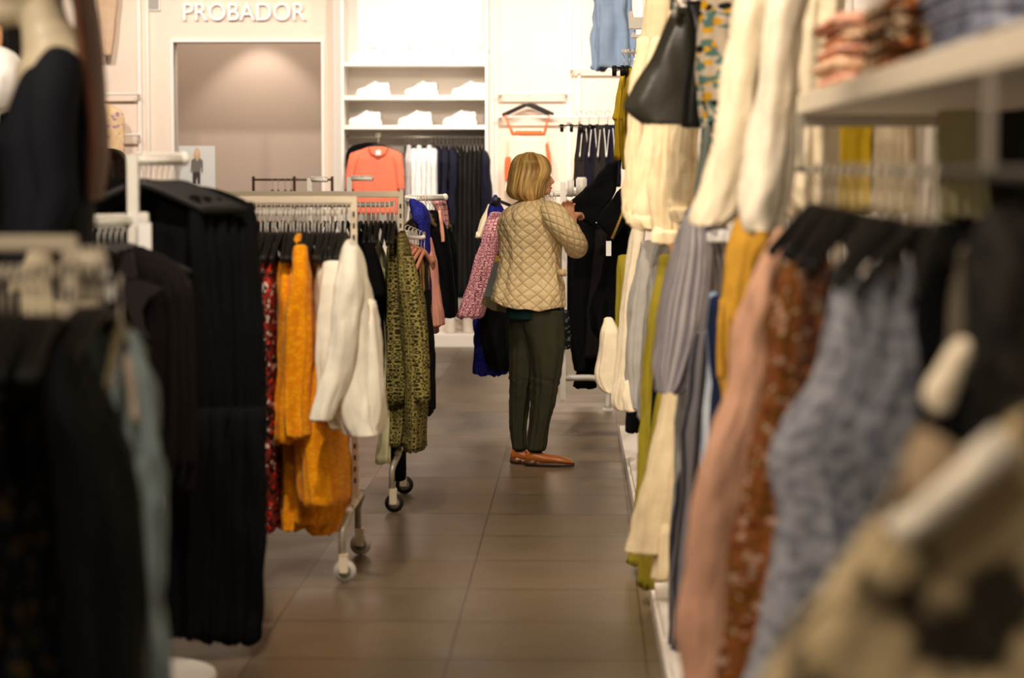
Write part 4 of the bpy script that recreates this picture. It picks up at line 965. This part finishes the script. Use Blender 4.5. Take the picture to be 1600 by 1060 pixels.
q = obj('chain_trim', T([W(978, 318, 11.455), W(968, 345, 11.455), W(956, 373, 11.455)], .007, 6), plain('gold_chain', (168, 140, 60), .35, .4, bump=1, scale=200, var=.4)); q.data.transform(Matrix.Translation(-ob.location)); q.parent = ob; q['label'] = 'gold chain edging'
q = obj('price_tag', B(W(947, 390, 11.45).x, W(955, 390, 11.45).x, 11.45, 11.455, W(0, 399, 11.45).z, W(0, 376, 11.45).z), paper, smooth=False); tag(q, 'white price tag dangling below the gold-trimmed black jacket', 'tag')
G('black_trousers', [(340, 886, 926), (400, 884, 940), (500, 884, 930), (560, 896, 926), (580, 900, 920)], 14.75, .2, BLK, 'black garment directly right of the woman\'s jacket', 'dress', fold=.008)
G('long_black_dress', [(350, 918, 950), (420, 910, 950), (520, 915, 946), (606, 897, 930)], 14.8, .16, BLK, 'long black dress reaching low over the white rack foot', 'dress', fold=.008)
G('charcoal_dress', [(360, 930, 955), (420, 925, 965), (500, 912, 950), (560, 905, 946)], 14.7, .14, CHR, 'charcoal dress hanging behind the black kimono', 'dress', fold=.008)
G('black_kimono', [(330, 960, 985), (370, 950, 990), (430, 940, 988), (480, 924, 982), (510, 924, 976), (530, 935, 970)], 11.8, .16, BLK, 'wide black top with loose sleeves right of the gold-trimmed jacket', 'top', fold=.009)
G('navy_patterned_dress', [(486, 878, 888), (520, 880, 890), (545, 880, 890)], 13.0, .1, fabric('navy_dots', (18, 20, 24), 'floral', ((90, 92, 96), (18, 20, 24)), 60), 'small strip of navy dotted cloth beside the woman\'s hip', 'dress')

# far right: hanging pale blue skirt, drawstring trousers, mustard tops
G('pale_blue_skirt', [(-25, 932, 985), (0, 930, 986), (50, 927, 990), (108, 923, 992)], 17.2, .16, fabric('pale_denim', (158, 182, 214)), 'pale blue pleated skirt hanging high near the back wall', 'skirt', fold=.022, nf=7)
DTR = fabric('grey_trousers', (48, 44, 42))
for i in range(4):
    x0 = 903 + i * 14
    G('drawstring_trousers', [(198, x0, x0 + 22), (215, x0 - 1, x0 + 24), (250, x0 - 6 + 2 * i, x0 + 26), (292, x0 - 8 + 3 * i, x0 + 24)], 16.2 - .05 * i, .12, DTR if i % 2 == 0 else NVY, ['dark grey drawstring trousers, leftmost of the row above the white rack', 'navy drawstring trousers beside the leftmost grey pair', 'dark grey drawstring trousers between two navy pairs', 'navy drawstring trousers nearest the mustard tops'][i], 'trousers', fold=.006,
      parts=[('drawstring', [(204, x0 + 6, x0 + 7.5), (225, x0 + 4, x0 + 5.5), (246, x0 + 2, x0 + 3.6)], -.09, .006, WHT, 'white drawstring'), ('drawstring', [(202, x0 + 12, x0 + 13.5), (225, x0 + 14, x0 + 15.5), (246, x0 + 15, x0 + 16.6)], -.09, .006, WHT, 'white drawstring')])
hooks_row('clip', 906, 950, 4, 16.1, 1.5 + (258 - 192) * 16.1 / F + .08, 'black clip hanger over the drawstring trousers', 'clip hangers over drawstring trousers', yaw=R(0))
MUS = fabric('mustard_olive', (172, 142, 26))
for i in range(3):
    x0 = 970 + i * 8
    G('mustard_shirt', [(108, x0 + 4, x0 + 8), (120, x0 - 2, x0 + 9), (170, x0 - 8, x0 + 6), (185, x0 - 12 + i * 3, x0 + 6), (195, x0 - 8, x0 + 5), (250 + i * 14, x0 - 8 + i * 3, x0 + 5)], 12.4 - .15 * i, .2, MUS, ['mustard top nearest the drawstring trousers', 'middle mustard top, knotted at the waist', 'mustard top nearest the cream blouses'][i], 'top', 'mustard tops on black clips', fold=.006)
hooks_row('clip', 974, 990, 3, 12.3, 1.5 + (258 - 78) * 12.3 / F, 'black clip hanger above the mustard tops', 'clip hangers above mustard tops', yaw=R(70))
for i, (xa, ya, xb, yb) in enumerate(((986, 46, 1012, 14), (990, 60, 1004, 50), (978, 84, 1000, 76))):
    a = W(xa, ya, 11.6); b_ = W(xb, yb, 11.6); r = thing('wall_bracket', ['large white bracket between the pale blue skirt and the bag', 'small white bracket under the larger one', 'chrome bracket holding the clip hangers'][i], 'bracket', tuple(a))
    obj('arm', B(0, b_.x - a.x, -.02, .02, 0, (b_.z - a.z) * .6, bev=.004), white_metal if i < 2 else chrome, r, False)
    obj('tip', B(-.012, .006, -.022, .022, 0, (b_.z - a.z) * .9, bev=.004), white_metal, r, False)

# ------------------------------------------------------------------ right-hand fixture (runs along the aisle)
RX = .62
fx = thing('wall_fixture', 'white wall fixture along the right aisle with low stepped plinth', 'shelving', (.6, 8, 0))
pa_, pb_ = W(967, 680, 5535 / 422.0), W(1034, 1050, 5535 / 792.0)
def plinth(t0, t1, h0, inset):
    a = pa_.lerp(pb_, t0); b_ = pa_.lerp(pb_, t1); bm = bmesh.new(); w = .95
    lo = [bm.verts.new(p) for p in ((a.x + inset, a.y, 0), (b_.x + inset, b_.y, 0), (w, b_.y, 0), (w, a.y, 0))]
    hi = [bm.verts.new((v.co.x, v.co.y, h0)) for v in lo]
    bm.faces.new(lo); bm.faces.new(hi)
    for i in range(4): bm.faces.new((lo[i], lo[(i + 1) % 4], hi[(i + 1) % 4], hi[i]))
    return under(fx, bm)
obj('plinth', plinth(0, 1.9, .06, .0), panel_white, fx, False)
for t0, t1 in ((.28, .52), (.75, .985), (1.05, 1.5)): obj('plinth_step', plinth(t0, t1, .085, .012), panel_white, fx, False)
for y in (13.0, 10.6, 8.3, 5.9, 3.4): obj('upright', under(fx, B(.86, .9, y - .02, y + .02, 0, 2.9)), plain('fixture_grey', (176, 166, 150), .5), fx, False)
for y0, y1, z in ((5.95, 12.6, 2.22), (5.95, 13.0, 1.47)): obj('rail', under(fx, T([(RX - .12, y0, z), (RX - .12, y1, z)], .012)), chrome, fx)
for y in (12.8, 9.2, 6.0): obj('rail_bracket', under(fx, B(RX - .12, .88, y - .008, y + .008, 2.21, 2.23)), chrome, fx, False)
obj('back_panel', under(fx, B(.93, .95, 6.2, 13, .08, 2.9)), panel_white, fx, False)

# shelf with folded clothes, near right
shf = thing('display_shelf', 'thick cream shelf edge at upper right holding folded clothes', 'shelf', (.5, 4.0, 1.64))
obj('board', B(0, .42, -1.9, 1.62, -.022, .025, bev=.003), plain('shelf_cream', (232, 218, 192), .5), shf, False)
obj('end_bracket', B(0, .4, 1.6, 1.63, -.05, -.02), chrome, shf, False)
obj('hang_rail', T([(0, -1.9, -.15), (0, 1.55, -.15)], .008), plain('dark_rail', (90, 86, 78), .4, .4), shf)
for y in (1.5, -1.05): obj('rail_drop', B(-.006, .006, y - .006, y + .006, -.15, -.02), plain('drop_grey', (150, 140, 126), .5), shf, False)
def folded(x0, y0, wx, wy, z0, nlay, mats, labs, grp, name='folded_shirt', cat='folded clothes', th=.028):
    rnd = random.Random(int(y0 * 100)); z = z0
    for i in range(nlay):
        bm = bmesh.new(); dx = rnd.uniform(-.012, .012); box(bm, x0 + dx, x0 + wx + dx, y0, y0 + wy, z + .001, z + th, bev=.011)
        bmesh.ops.subdivide_edges(bm, edges=bm.edges[:], cuts=3, use_grid_fill=True)
        for v in bm.verts:
            if v.co.z > z + .015: v.co.z += .004 * sin(v.co.x * 40 + i) + .004 * sin(v.co.y * 23 + i * 2)
        uvl = bm.loops.layers.uv.new('UVMap')
        for f in bm.faces:
            for l in f.loops: l[uvl].uv = (l.vert.co.x + l.vert.co.y, l.vert.co.z + l.vert.co.y * .3)
        o = obj(name, bm, mats[i % len(mats)]); c = Vector((x0 + wx / 2, y0 + wy / 2, z)); o.data.transform(Matrix.Translation(-c)); o.location = c
        tag(o, labs[i], cat, grp); z += th + .002
PK = fabric('pale_pink_cloth', (240, 184, 156)); PC = fabric('peach_cream', (246, 208, 172))
folded(.52, 4.95, .26, .5, 1.667, 5, [PK, PC, PK, PC, PK], ['pink folded top at the bottom of the stack beside the cream sleeves', 'peach folded top second from the bottom of the pink stack', 'pink folded top in the middle of the pink stack', 'peach folded top second from the top of the pink stack', 'pink folded top on top of the pink stack'], 'pink folded tops')
BRP = fabric('brown_floral', (96, 56, 26), 'floral', ((40, 32, 24), (190, 110, 60), (222, 196, 160)), 34)
folded(.545, 4.35, .24, .42, 1.667, 4, [BRP], ['brown floral folded top at the bottom of its stack', 'brown floral folded top second from the bottom', 'brown floral folded top second from the top', 'brown floral folded top on top of its stack'], 'brown floral folded tops', th=.034)
GBS = fabric('grey_blue_stripe', (176, 180, 196), 'stripe', ((130, 134, 156),), 7)
folded(.57, 3.55, .26, .5, 1.667, 4, [GBS], ['grey-blue folded shirt at the bottom of its stack', 'grey-blue folded shirt second from the bottom', 'grey-blue folded shirt second from the top', 'grey-blue folded shirt on top of its stack'], 'grey-blue folded shirts')
folded(.63, 3.0, .24, .4, 1.667, 4, [NVY], ['navy folded shirt at the bottom of its stack', 'navy folded shirt second from the bottom', 'navy folded shirt second from the top', 'navy folded shirt on top of its stack'], 'navy folded shirts')

# hangers under the shelf
for i in range(14):
    y = 3.2 + i * .13; hanger('black', (.47, y, 1.502), R(66 + random.Random(i).uniform(-12, 12)), 'blurred black hanger on the rail under the cream shelf', 'hangers under the cream shelf')

# upper cream blouses
G('cream_blouse', [(-60, 1170, 1240), (0, 1150, 1216), (100, 1137, 1192), (200, 1118, 1178), (290, 1098, 1166), (335, 1088, 1150), (352, 1088, 1128)], 5.9, .14, CRM, 'large blurred cream blouse sleeve left of the folded pink stack', 'blouse', fold=.010, nf=4)
G('cream_blouse', [(-60, 1215, 1275), (0, 1200, 1258), (100, 1188, 1248), (200, 1176, 1240), (290, 1162, 1232), (340, 1158, 1222), (362, 1164, 1216)], 5.7, .14, fabric('cream_grey', (232, 220, 196)), 'large blurred cream blouse sleeve nearest the shelf end', 'blouse', fold=.010, nf=4)
G('cream_blouse', [(-60, 1250, 1330), (0, 1245, 1320), (60, 1244, 1310), (180, 1240, 1300), (340, 1235, 1295)], 6.3, .16, CRM, 'cream blouse behind the folded pink stack', 'blouse', fold=.014, nf=5)
G('olive_shirt', [(100, 1300, 1375), (200, 1290, 1372), (330, 1285, 1368)], 6.9, .12, MUS, 'olive mustard garment seen under the shelf', 'top', fold=.014)
G('cream_dress', [(100, 1370, 1425), (200, 1368, 1420), (330, 1366, 1412)], 6.7, .12, CRM, 'cream garment seen under the shelf beside the olive one', 'dress', fold=.012)
G('cream_dress', [(120, 1470, 1530), (240, 1474, 1536), (340, 1476, 1540)], 5.2, .1, fabric('pale_sage', (196, 190, 150)), 'pale sage garment glimpsed under the shelf at right', 'dress', fold=.012)
# floral and the bag
MFL = fabric('bright_floral', (214, 196, 172), 'floral', ((30, 34, 34), (232, 176, 30), (96, 132, 124)), 34)
G('floral_blouse', [(-30, 1100, 1160), (40, 1092, 1156), (120, 1088, 1150), (180, 1094, 1136), (240, 1100, 1130), (300, 1104, 1124)], 7.2, .12, MFL, 'floral blouse in black, yellow and teal beside the grey bag', 'blouse', fold=.012)
G('floral_scarf', [(200, 1098, 1112), (300, 1086, 1110), (340, 1092, 1112)], 7.0, .06, fabric('teal_grey', (108, 116, 106)), 'grey-teal tie hanging beside the bright floral blouse', 'scarf', fold=.004)
CRL2 = fabric('warm_cream', (244, 222, 180))
G('cream_dress', [(-30, 1010, 1060), (40, 1004, 1050), (120, 990, 1040), (250, 984, 1030), (300, 976, 1020), (325, 976, 1000)], 9.4, .12, CRL2, 'long cream dress behind the grey bag', 'dress', fold=.010)
for i, (a0, b0, a1, b1, hy, Y) in enumerate(((1008, 1050, 990, 1038, 352, 8.4), (1032, 1072, 1022, 1060, 374, 8.1), (1056, 1096, 1050, 1088, 340, 7.8), (985, 1018, 980, 1012, 345, 8.9))):
    G('cream_blouse', [(60, a0 + 10, b0), (140, a0, b0), (220, a0 - 4, b0 - 4), (300, a1, b1), (hy - 20, a1 - 2, b1 - 2), (hy, a1 + 3, b1 - 4)], Y, .12, CRL2, ['cream blouse with rolled cuff below the middle of the bag', 'cream blouse hanging lowest below the bag', 'cream blouse below the right side of the bag', 'cream blouse farthest left below the bag'][i], 'blouse', 'cream blouses below the bag', fold=.012, nf=5,
      parts=[('cuff', [(hy - 18, a1 - 1, b1), (hy - 6, a1 - 3, b1 + 1), (hy + 6, a1 + 2, b1 - 2)], -.01, .15, None, None)])
# tote bag
LEA = plain('grey_leather', (64, 62, 52), .38, bump=.25, scale=40, var=.1, spec=.5)
tb = thing('tote_bag', 'dark grey leather bag hanging high among the cream blouses', 'bag', tuple(W(1040, 180, 7.4)))
bm, _ = cloth_bm([(14, 1052, 1084), (40, 1040, 1086), (90, 1016, 1088), (140, 988, 1090), (160, 976, 1092), (175, 978, 1092), (192, 1000, 1090)], 7.4, .16, fold=.005, nf=4, top=.4, hem=False)
obj('body', under(tb, bm), LEA, tb)
bm, _ = cloth_bm([(4, 1070, 1100), (60, 1080, 1102), (140, 1070, 1102), (198, 1064, 1100)], 7.3, .1, fold=.003, nf=4, hem=False); q = obj('gusset', under(tb, bm), plain('black_leather', (22, 21, 18), .4), tb); q['label'] = 'black side gusset'
obj('strap', under(tb, T([W(1078, 10, 7.36), W(1066, -30, 7.4), W(1062, -60, 7.4), W(1052, -20, 7.4), W(1050, 14, 7.34)], .009, 8)), LEA, tb)
bm = bmesh.new(); ball(bm, tuple(W(1057, 8, 7.3)), .012); ball(bm, tuple(W(1070, 2, 7.3)), .01); box(bm, W(1050, 0, 7.28).x, W(1058, 0, 7.28).x, 7.27, 7.3, W(0, 30, 7.28).z, W(0, 14, 7.28).z, bev=.003)
q = obj('clasp', under(tb, bm), chrome, tb); q['label'] = 'shiny silver clasp'

# lower tier, far to near
OFW = fabric('off_white_cloth', (236, 222, 192)); LGR = fabric('light_grey_cloth', (168, 164, 156)); OLV = fabric('olive_yellow', (140, 126, 36))
G('cream_blouse', [(498, 944, 958), (515, 942, 966), (530, 940, 972), (560, 934, 977), (584, 929, 979), (600, 934, 978), (613, 944, 974)], 10.6, .12, OFW, 'cream sleeve end over the white rack foot', 'blouse', fold=.006)
G('olive_shirt', [(400, 966, 990), (530, 962, 984), (545, 970, 980)], 10.9, .1, OLV, 'olive cloth peeking under the wide black top', 'top')
G('off_white_shirt', [(345, 990, 1010), (400, 982, 1004), (470, 974, 1000), (560, 965, 1000), (620, 957, 990), (640, 962, 988)], 10.0, .14, OFW, 'off-white shirt between the black top and the light grey one', 'shirt', fold=.008)
G('light_grey_shirt', [(378, 1000, 1040), (400, 996, 1046), (450, 988, 1040), (520, 984, 1026), (600, 984, 1020), (640, 990, 1014)], 9.6, .14, LGR, 'light grey shirt, far one below the cream blouses', 'shirt', fold=.010,
  parts=[('cuff', [(596, 974, 1008), (620, 972, 1010), (642, 976, 1006)], .02, .12, OFW, 'cream cuff')])
G('light_grey_shirt', [(380, 1024, 1054), (420, 1016, 1052), (500, 1006, 1034), (600, 1002, 1024), (655, 998, 1012)], 9.1, .14, fabric('mid_grey', (140, 136, 130)), 'grey shirt beside the striped grey sleeve', 'shirt', fold=.008)
G('black_shirt', [(600, 984, 1000), (640, 978, 1004), (675, 980, 1000)], 9.9, .1, BLK, 'black hem low over the far plinth end', 'top')
G('orange_shirt', [(358, 1048, 1058), (380, 1046, 1060), (396, 1048, 1060)], 8.9, .08, ORG, 'small spot of orange cloth above the olive dress', 'top')
G('olive_dress', [(400, 1030, 1052), (500, 1014, 1042), (600, 1006, 1034), (700, 1000, 1030), (800, 992, 1026), (880, 982, 1030)], 8.6, .16, OLV, 'long olive dress far side of the cream skirt', 'dress', fold=.010)
G('black_dress', [(420, 1040, 1056), (560, 1028, 1046), (700, 1018, 1046), (770, 1020, 1044)], 8.3, .12, BLK, 'thin black dress between the olive dress and the grey striped top', 'dress')
G('olive_dress', [(600, 1030, 1050), (800, 1004, 1044), (918, 1000, 1040)], 8.0, .1, OLV, 'olive dress hem hanging lowest under the cream skirt', 'dress', fold=.008)
G('cream_skirt', [(560, 1044, 1080), (620, 1036, 1078), (700, 1016, 1070), (780, 998, 1062), (830, 988, 1056), (862, 983, 1050)], 7.6, .16, CRL2, 'flared cream dress beside the olive one over the plinth', 'dress', fold=.010, nf=6,
  parts=[('underskirt', [(800, 1026, 1062), (860, 1022, 1056), (905, 1020, 1044)], -.03, .1, None, None)])
STR = fabric('grey_pinstripe', (182, 176, 176), 'stripe', ((124, 118, 124),), 26)
G('striped_blouse', [(322, 1078, 1112), (340, 1068, 1130), (400, 1062, 1142), (430, 1080, 1140), (520, 1092, 1130)], 7.2, .16, STR, 'grey pinstriped blouse with wide sleeve in the middle of the right rack', 'blouse', fold=.008,
  parts=[('sleeve', [(340, 1066, 1104), (400, 1050, 1114), (470, 1034, 1112), (530, 1024, 1104), (570, 1020, 1090), (598, 1023, 1074), (612, 1026, 1062)], -.12, .14, None, None), ('neck_label', [(362, 1108, 1140), (378, 1108, 1140)], -.16, .01, paper, 'cream inside label')])
G('grey_striped_dress', [(520, 1085, 1120), (620, 1070, 1112), (760, 1058, 1104), (900, 1050, 1094), (1090, 1046, 1080)], 7.0, .16, fabric('charcoal_stripe', (112, 108, 112), 'stripe', ((52, 50, 54),), 9), 'long charcoal striped dress reaching to the bottom edge', 'dress', fold=.010)
G('light_stripe_dress', [(600, 1060, 1078), (800, 1050, 1068), (1090, 1042, 1060)], 7.3, .1, fabric('silver_stripe', (196, 192, 184), 'stripe', ((160, 156, 152),), 12), 'pale grey dress just left of the charcoal striped one', 'dress')
G('blue_dress', [(460, 1108, 1122), (560, 1106, 1126), (640, 1102, 1122), (760, 1094, 1112)], 6.6, .12, fabric('sky_blue', (140, 164, 196), 'stripe', ((206, 214, 222),), 8), 'pale blue striped dress, a narrow strip beside the navy one', 'dress')
G('navy_dress', [(465, 1110, 1134), (600, 1112, 1136), (740, 1106, 1136), (860, 1100, 1130)], 6.5, .1, fabric('navy_blue', (24, 34, 62)), 'navy dress strip left of the mustard dress', 'dress')
MST = fabric('mustard_gold', (204, 152, 52))
G('mustard_dress', [(340, 1150, 1204), (380, 1142, 1200), (450, 1130, 1190), (540, 1126, 1176), (620, 1130, 1170), (760, 1120, 1165)], 6.2, .16, MST, 'mustard dress left of the dusty pink one', 'dress', fold=.012,
  parts=[('belt', [(470, 1124, 1132), (540, 1121, 1129), (592, 1122, 1130)], -.1, .02, None, None)])
G('dusty_pink_dress', [(362, 1212, 1228), (390, 1198, 1226), (430, 1184, 1222), (500, 1160, 1216), (560, 1146, 1208), (640, 1130, 1200), (720, 1104, 1190), (770, 1088, 1184), (860, 1080, 1168), (960, 1074, 1150), (1100, 1068, 1132)], 4.9, .14, fabric('dusty_rose', (216, 166, 136)), 'long dusty pink dress in the near right row', 'dress', fold=.012, nf=4)
BPT = fabric('rust_print', (150, 88, 46), 'floral', ((206, 172, 146), (104, 48, 26), (120, 80, 24)), 62)
G('rust_printed_dress', [(395, 1236, 1256), (430, 1218, 1264), (500, 1204, 1262), (620, 1186, 1264), (760, 1160, 1250), (900, 1144, 1220), (1100, 1126, 1180)], 4.6, .12, BPT, 'rust printed dress beside the dusty pink one', 'dress', fold=.010)
G('rust_printed_dress', [(385, 1262, 1290), (430, 1256, 1306), (520, 1250, 1304), (640, 1244, 1296), (800, 1230, 1270)], 4.4, .12, fabric('dark_rust_print', (88, 50, 26), 'floral', ((140, 86, 48), (120, 98, 80), (50, 26, 16)), 58), 'darker rust printed dress beside the grey lace dresses', 'dress', fold=.010)
LCE = fabric('grey_blue_lace', (156, 156, 160), 'blotch', ((122, 122, 130),), 44)
for i, (x, xl_, Y) in enumerate(((1322, 1165, 4.15), (1372, 1262, 3.9), (1420, 1340, 3.7))):  # second and third dresses: darker lace copy, fold shade put into the colour
    G('grey_lace_dress', [(415, x - 14, x + 12), (450, x - 22, x + 26), (520, x - 30, x + 32), (600, x - 50, x + 32), (700, (x + xl_) / 2 - 46, x + 28), (850, xl_ + 44, x + 22), (1100, xl_ - 6, x + (10 if i else -60) + 40)], Y, .12, LCE if i == 0 else fabric('grey_blue_lace_shaded', (112, 112, 116), 'blotch', ((78, 80, 90),), 44),
      ['grey-blue lace dress nearest the rust print', 'middle grey-blue lace dress', 'grey-blue lace dress nearest the black garments'][i], 'dress', 'grey-blue lace dresses', fold=.008, nf=5)
G('black_dress', [(350, 1446, 1500), (400, 1440, 1560), (500, 1444, 1600), (620, 1450, 1640), (760, 1440, 1680)], 3.4, .12, BLK, 'black dress at the right edge behind the pale sleeve', 'dress', fold=.012)
G('black_dress', [(330, 1540, 1600), (400, 1520, 1680), (600, 1520, 1700), (760, 1520, 1700)], 3.0, .12, fabric('brown_black', (40, 36, 30), 'blotch', ((24, 22, 20),), 12), 'brown-black garment cut off by the right edge', 'dress', fold=.012)
G('grey_garment', [(390, 1500, 1530), (450, 1486, 1532), (540, 1480, 1526), (600, 1478, 1510)], 3.3, .08, fabric('taupe_grey', (104, 94, 80)), 'taupe grey strip of cloth among the black garments', 'top')
slab('pale_sleeve', [(1512, 522), (1524, 545), (1486, 640), (1462, 652), (1446, 630), (1450, 606), (1490, 532)], 2.9, .05, fabric('pale_linen', (228, 212, 184)), 'pale cream sleeve end, a bright blurred patch against black', 'top')
# nearest patterned garment
CAMO = fabric('beige_black_print', (190, 168, 128), 'blotch', ((44, 38, 26),), 11)
sh_ = slab('patterned_shirt', [(1440, 668), (1530, 730), (1600, 640), (1700, 640), (1700, 1100), (1180, 1100), (1240, 990), (1330, 890), (1400, 800)], 2.35, .14, CAMO, 'beige and black patterned garment, nearest and most blurred at lower right', 'shirt')
c = sh_.location
bm = T([Vector(W(1400, 840, 2.26)) - c, Vector(W(1490, 762, 2.26)) - c, Vector(W(1575, 690, 2.26)) - c], [.018, .02, .02], 10); q = obj('collar_strip', bm, fabric('cream_piping', (252, 240, 218)), sh_); q['label'] = 'cream collar strip'
bm = prism([(1440, 668), (1530, 720), (1470, 790), (1400, 810)], -.03, .03, 2.28); bmesh.ops.translate(bm, verts=bm.verts, vec=-c); obj('facing', bm, fabric('tan_facing', (176, 150, 118)), sh_)

# uv fallback for box-projected slabs
for o in bpy.data.objects:
    if o.type == 'MESH' and not o.data.uv_layers and o.data.materials and o.data.materials[0].name in ('beige_black_print', 'pale_linen', 'cream_piping', 'tan_facing'):
        nt = o.data.materials[0].node_tree
        tcn = next(x for x in nt.nodes if x.type == 'TEX_COORD')
        for l in list(nt.links):
            if l.from_node == tcn and l.from_socket.name == 'UV': nt.links.new(tcn.outputs['Object'], l.to_socket)

# ------------------------------------------------------------------ light
def spot(name, loc, tgt, power, size, blend=.6, col=(1, .86, .7), rad=.06):
    l = bpy.data.lights.new(name, 'SPOT'); l.energy = power; l.spot_size = R(size); l.spot_blend = blend; l.color = col; l.shadow_soft_size = rad
    o = bpy.data.objects.new(name, l); COL.objects.link(o); o.location = loc
    o.rotation_euler = (Vector(tgt) - Vector(loc)).to_track_quat('-Z', 'Y').to_euler()
WARM = (1, .84, .68)
# wall washers
for i, x in enumerate((-4.2, -3.3, -2.4, -1.2, -.6, .1, .8)):
    spot('track_or_fill_spot', (x, 17.4, 3.5), (x, 19.9, 1.9), 150, 85, .9, (1, .89, .78))
# fitting corridor lamp close to its wall, and an added, unseen area fill that lifts the corridor
spot('corridor_spot', (W(400, 60, BW + 1.5).x, BW + 1.5, 3.02), (W(400, 60, BW + 1.5).x, BW + 1.52, 0), 62, 88, .45, (1, .86, .72), .03)
def panel(name, loc, sx_, sy_, p, col=(1, .85, .7), rot=(0, 0, 0)):
    l = bpy.data.lights.new(name, 'AREA'); l.shape = 'RECTANGLE'; l.size = sx_; l.size_y = sy_; l.energy = p; l.color = col
    o = bpy.data.objects.new(name, l); COL.objects.link(o); o.location = loc; o.rotation_euler = rot
panel('corridor_fill', (W(400, 60, BW + 1).x, BW + 1.0, 3.55), 2.5, .6, 42)
# sales floor track spots; several are unseen fills added to brighten dim items
for (x, y, tx, ty, tz, p, s) in (
    (-2.0, 12.6, -.9, 13.5, 1.0, 200, 80), (.2, 9.4, -.3, 12.0, 1.0, 210, 60), (-.8, 5.6, -1.1, 8.5, .9, 330, 60), (-.3, 11.6, .2, 14.6, 1.2, 260, 80),
    (-1.4, 13.5, -.7, 17.0, 1.0, 200, 80), (-.8, 8.0, .4, 9.0, 1.6, 260, 80), (-.8, 4.6, .45, 6.0, 1.8, 230, 80), (-.6, 2.4, .5, 4.3, 1.4, 120, 85), (-.4, .6, .6, 2.6, 1.2, 70, 85),
    (-.3, 5.6, -.2, 6.4, 0, 90, 70), (-2.6, 2.6, -1.25, 5.3, 1.85, 230, 50), (-2.6, 4.4, .5, 4.8, 1.6, 120, 60), (-2.6, 2.0, .5, 3.0, 1.66, 170, 42), (-2.2, .6, .6, 2.4, 1.2, 260, 50), (-1.2, 1.8, -1.0, 4.1, 1.3, 45, 60), (-3.4, 6.0, -2.0, 7.8, 1.8, 150, 40), (-.4, 14.2, .3, 17, 1.8, 240, 70)):
    spot('track_or_fill_spot', (x, y, 3.5), (tx, ty, tz), p, s, .7, WARM)
wd = bpy.data.worlds.new('world'); SC.world = wd; wd.use_nodes = True
wd.node_tree.nodes['Background'].inputs[0].default_value = (1, .84, .66, 1); wd.node_tree.nodes['Background'].inputs[1].default_value = .22
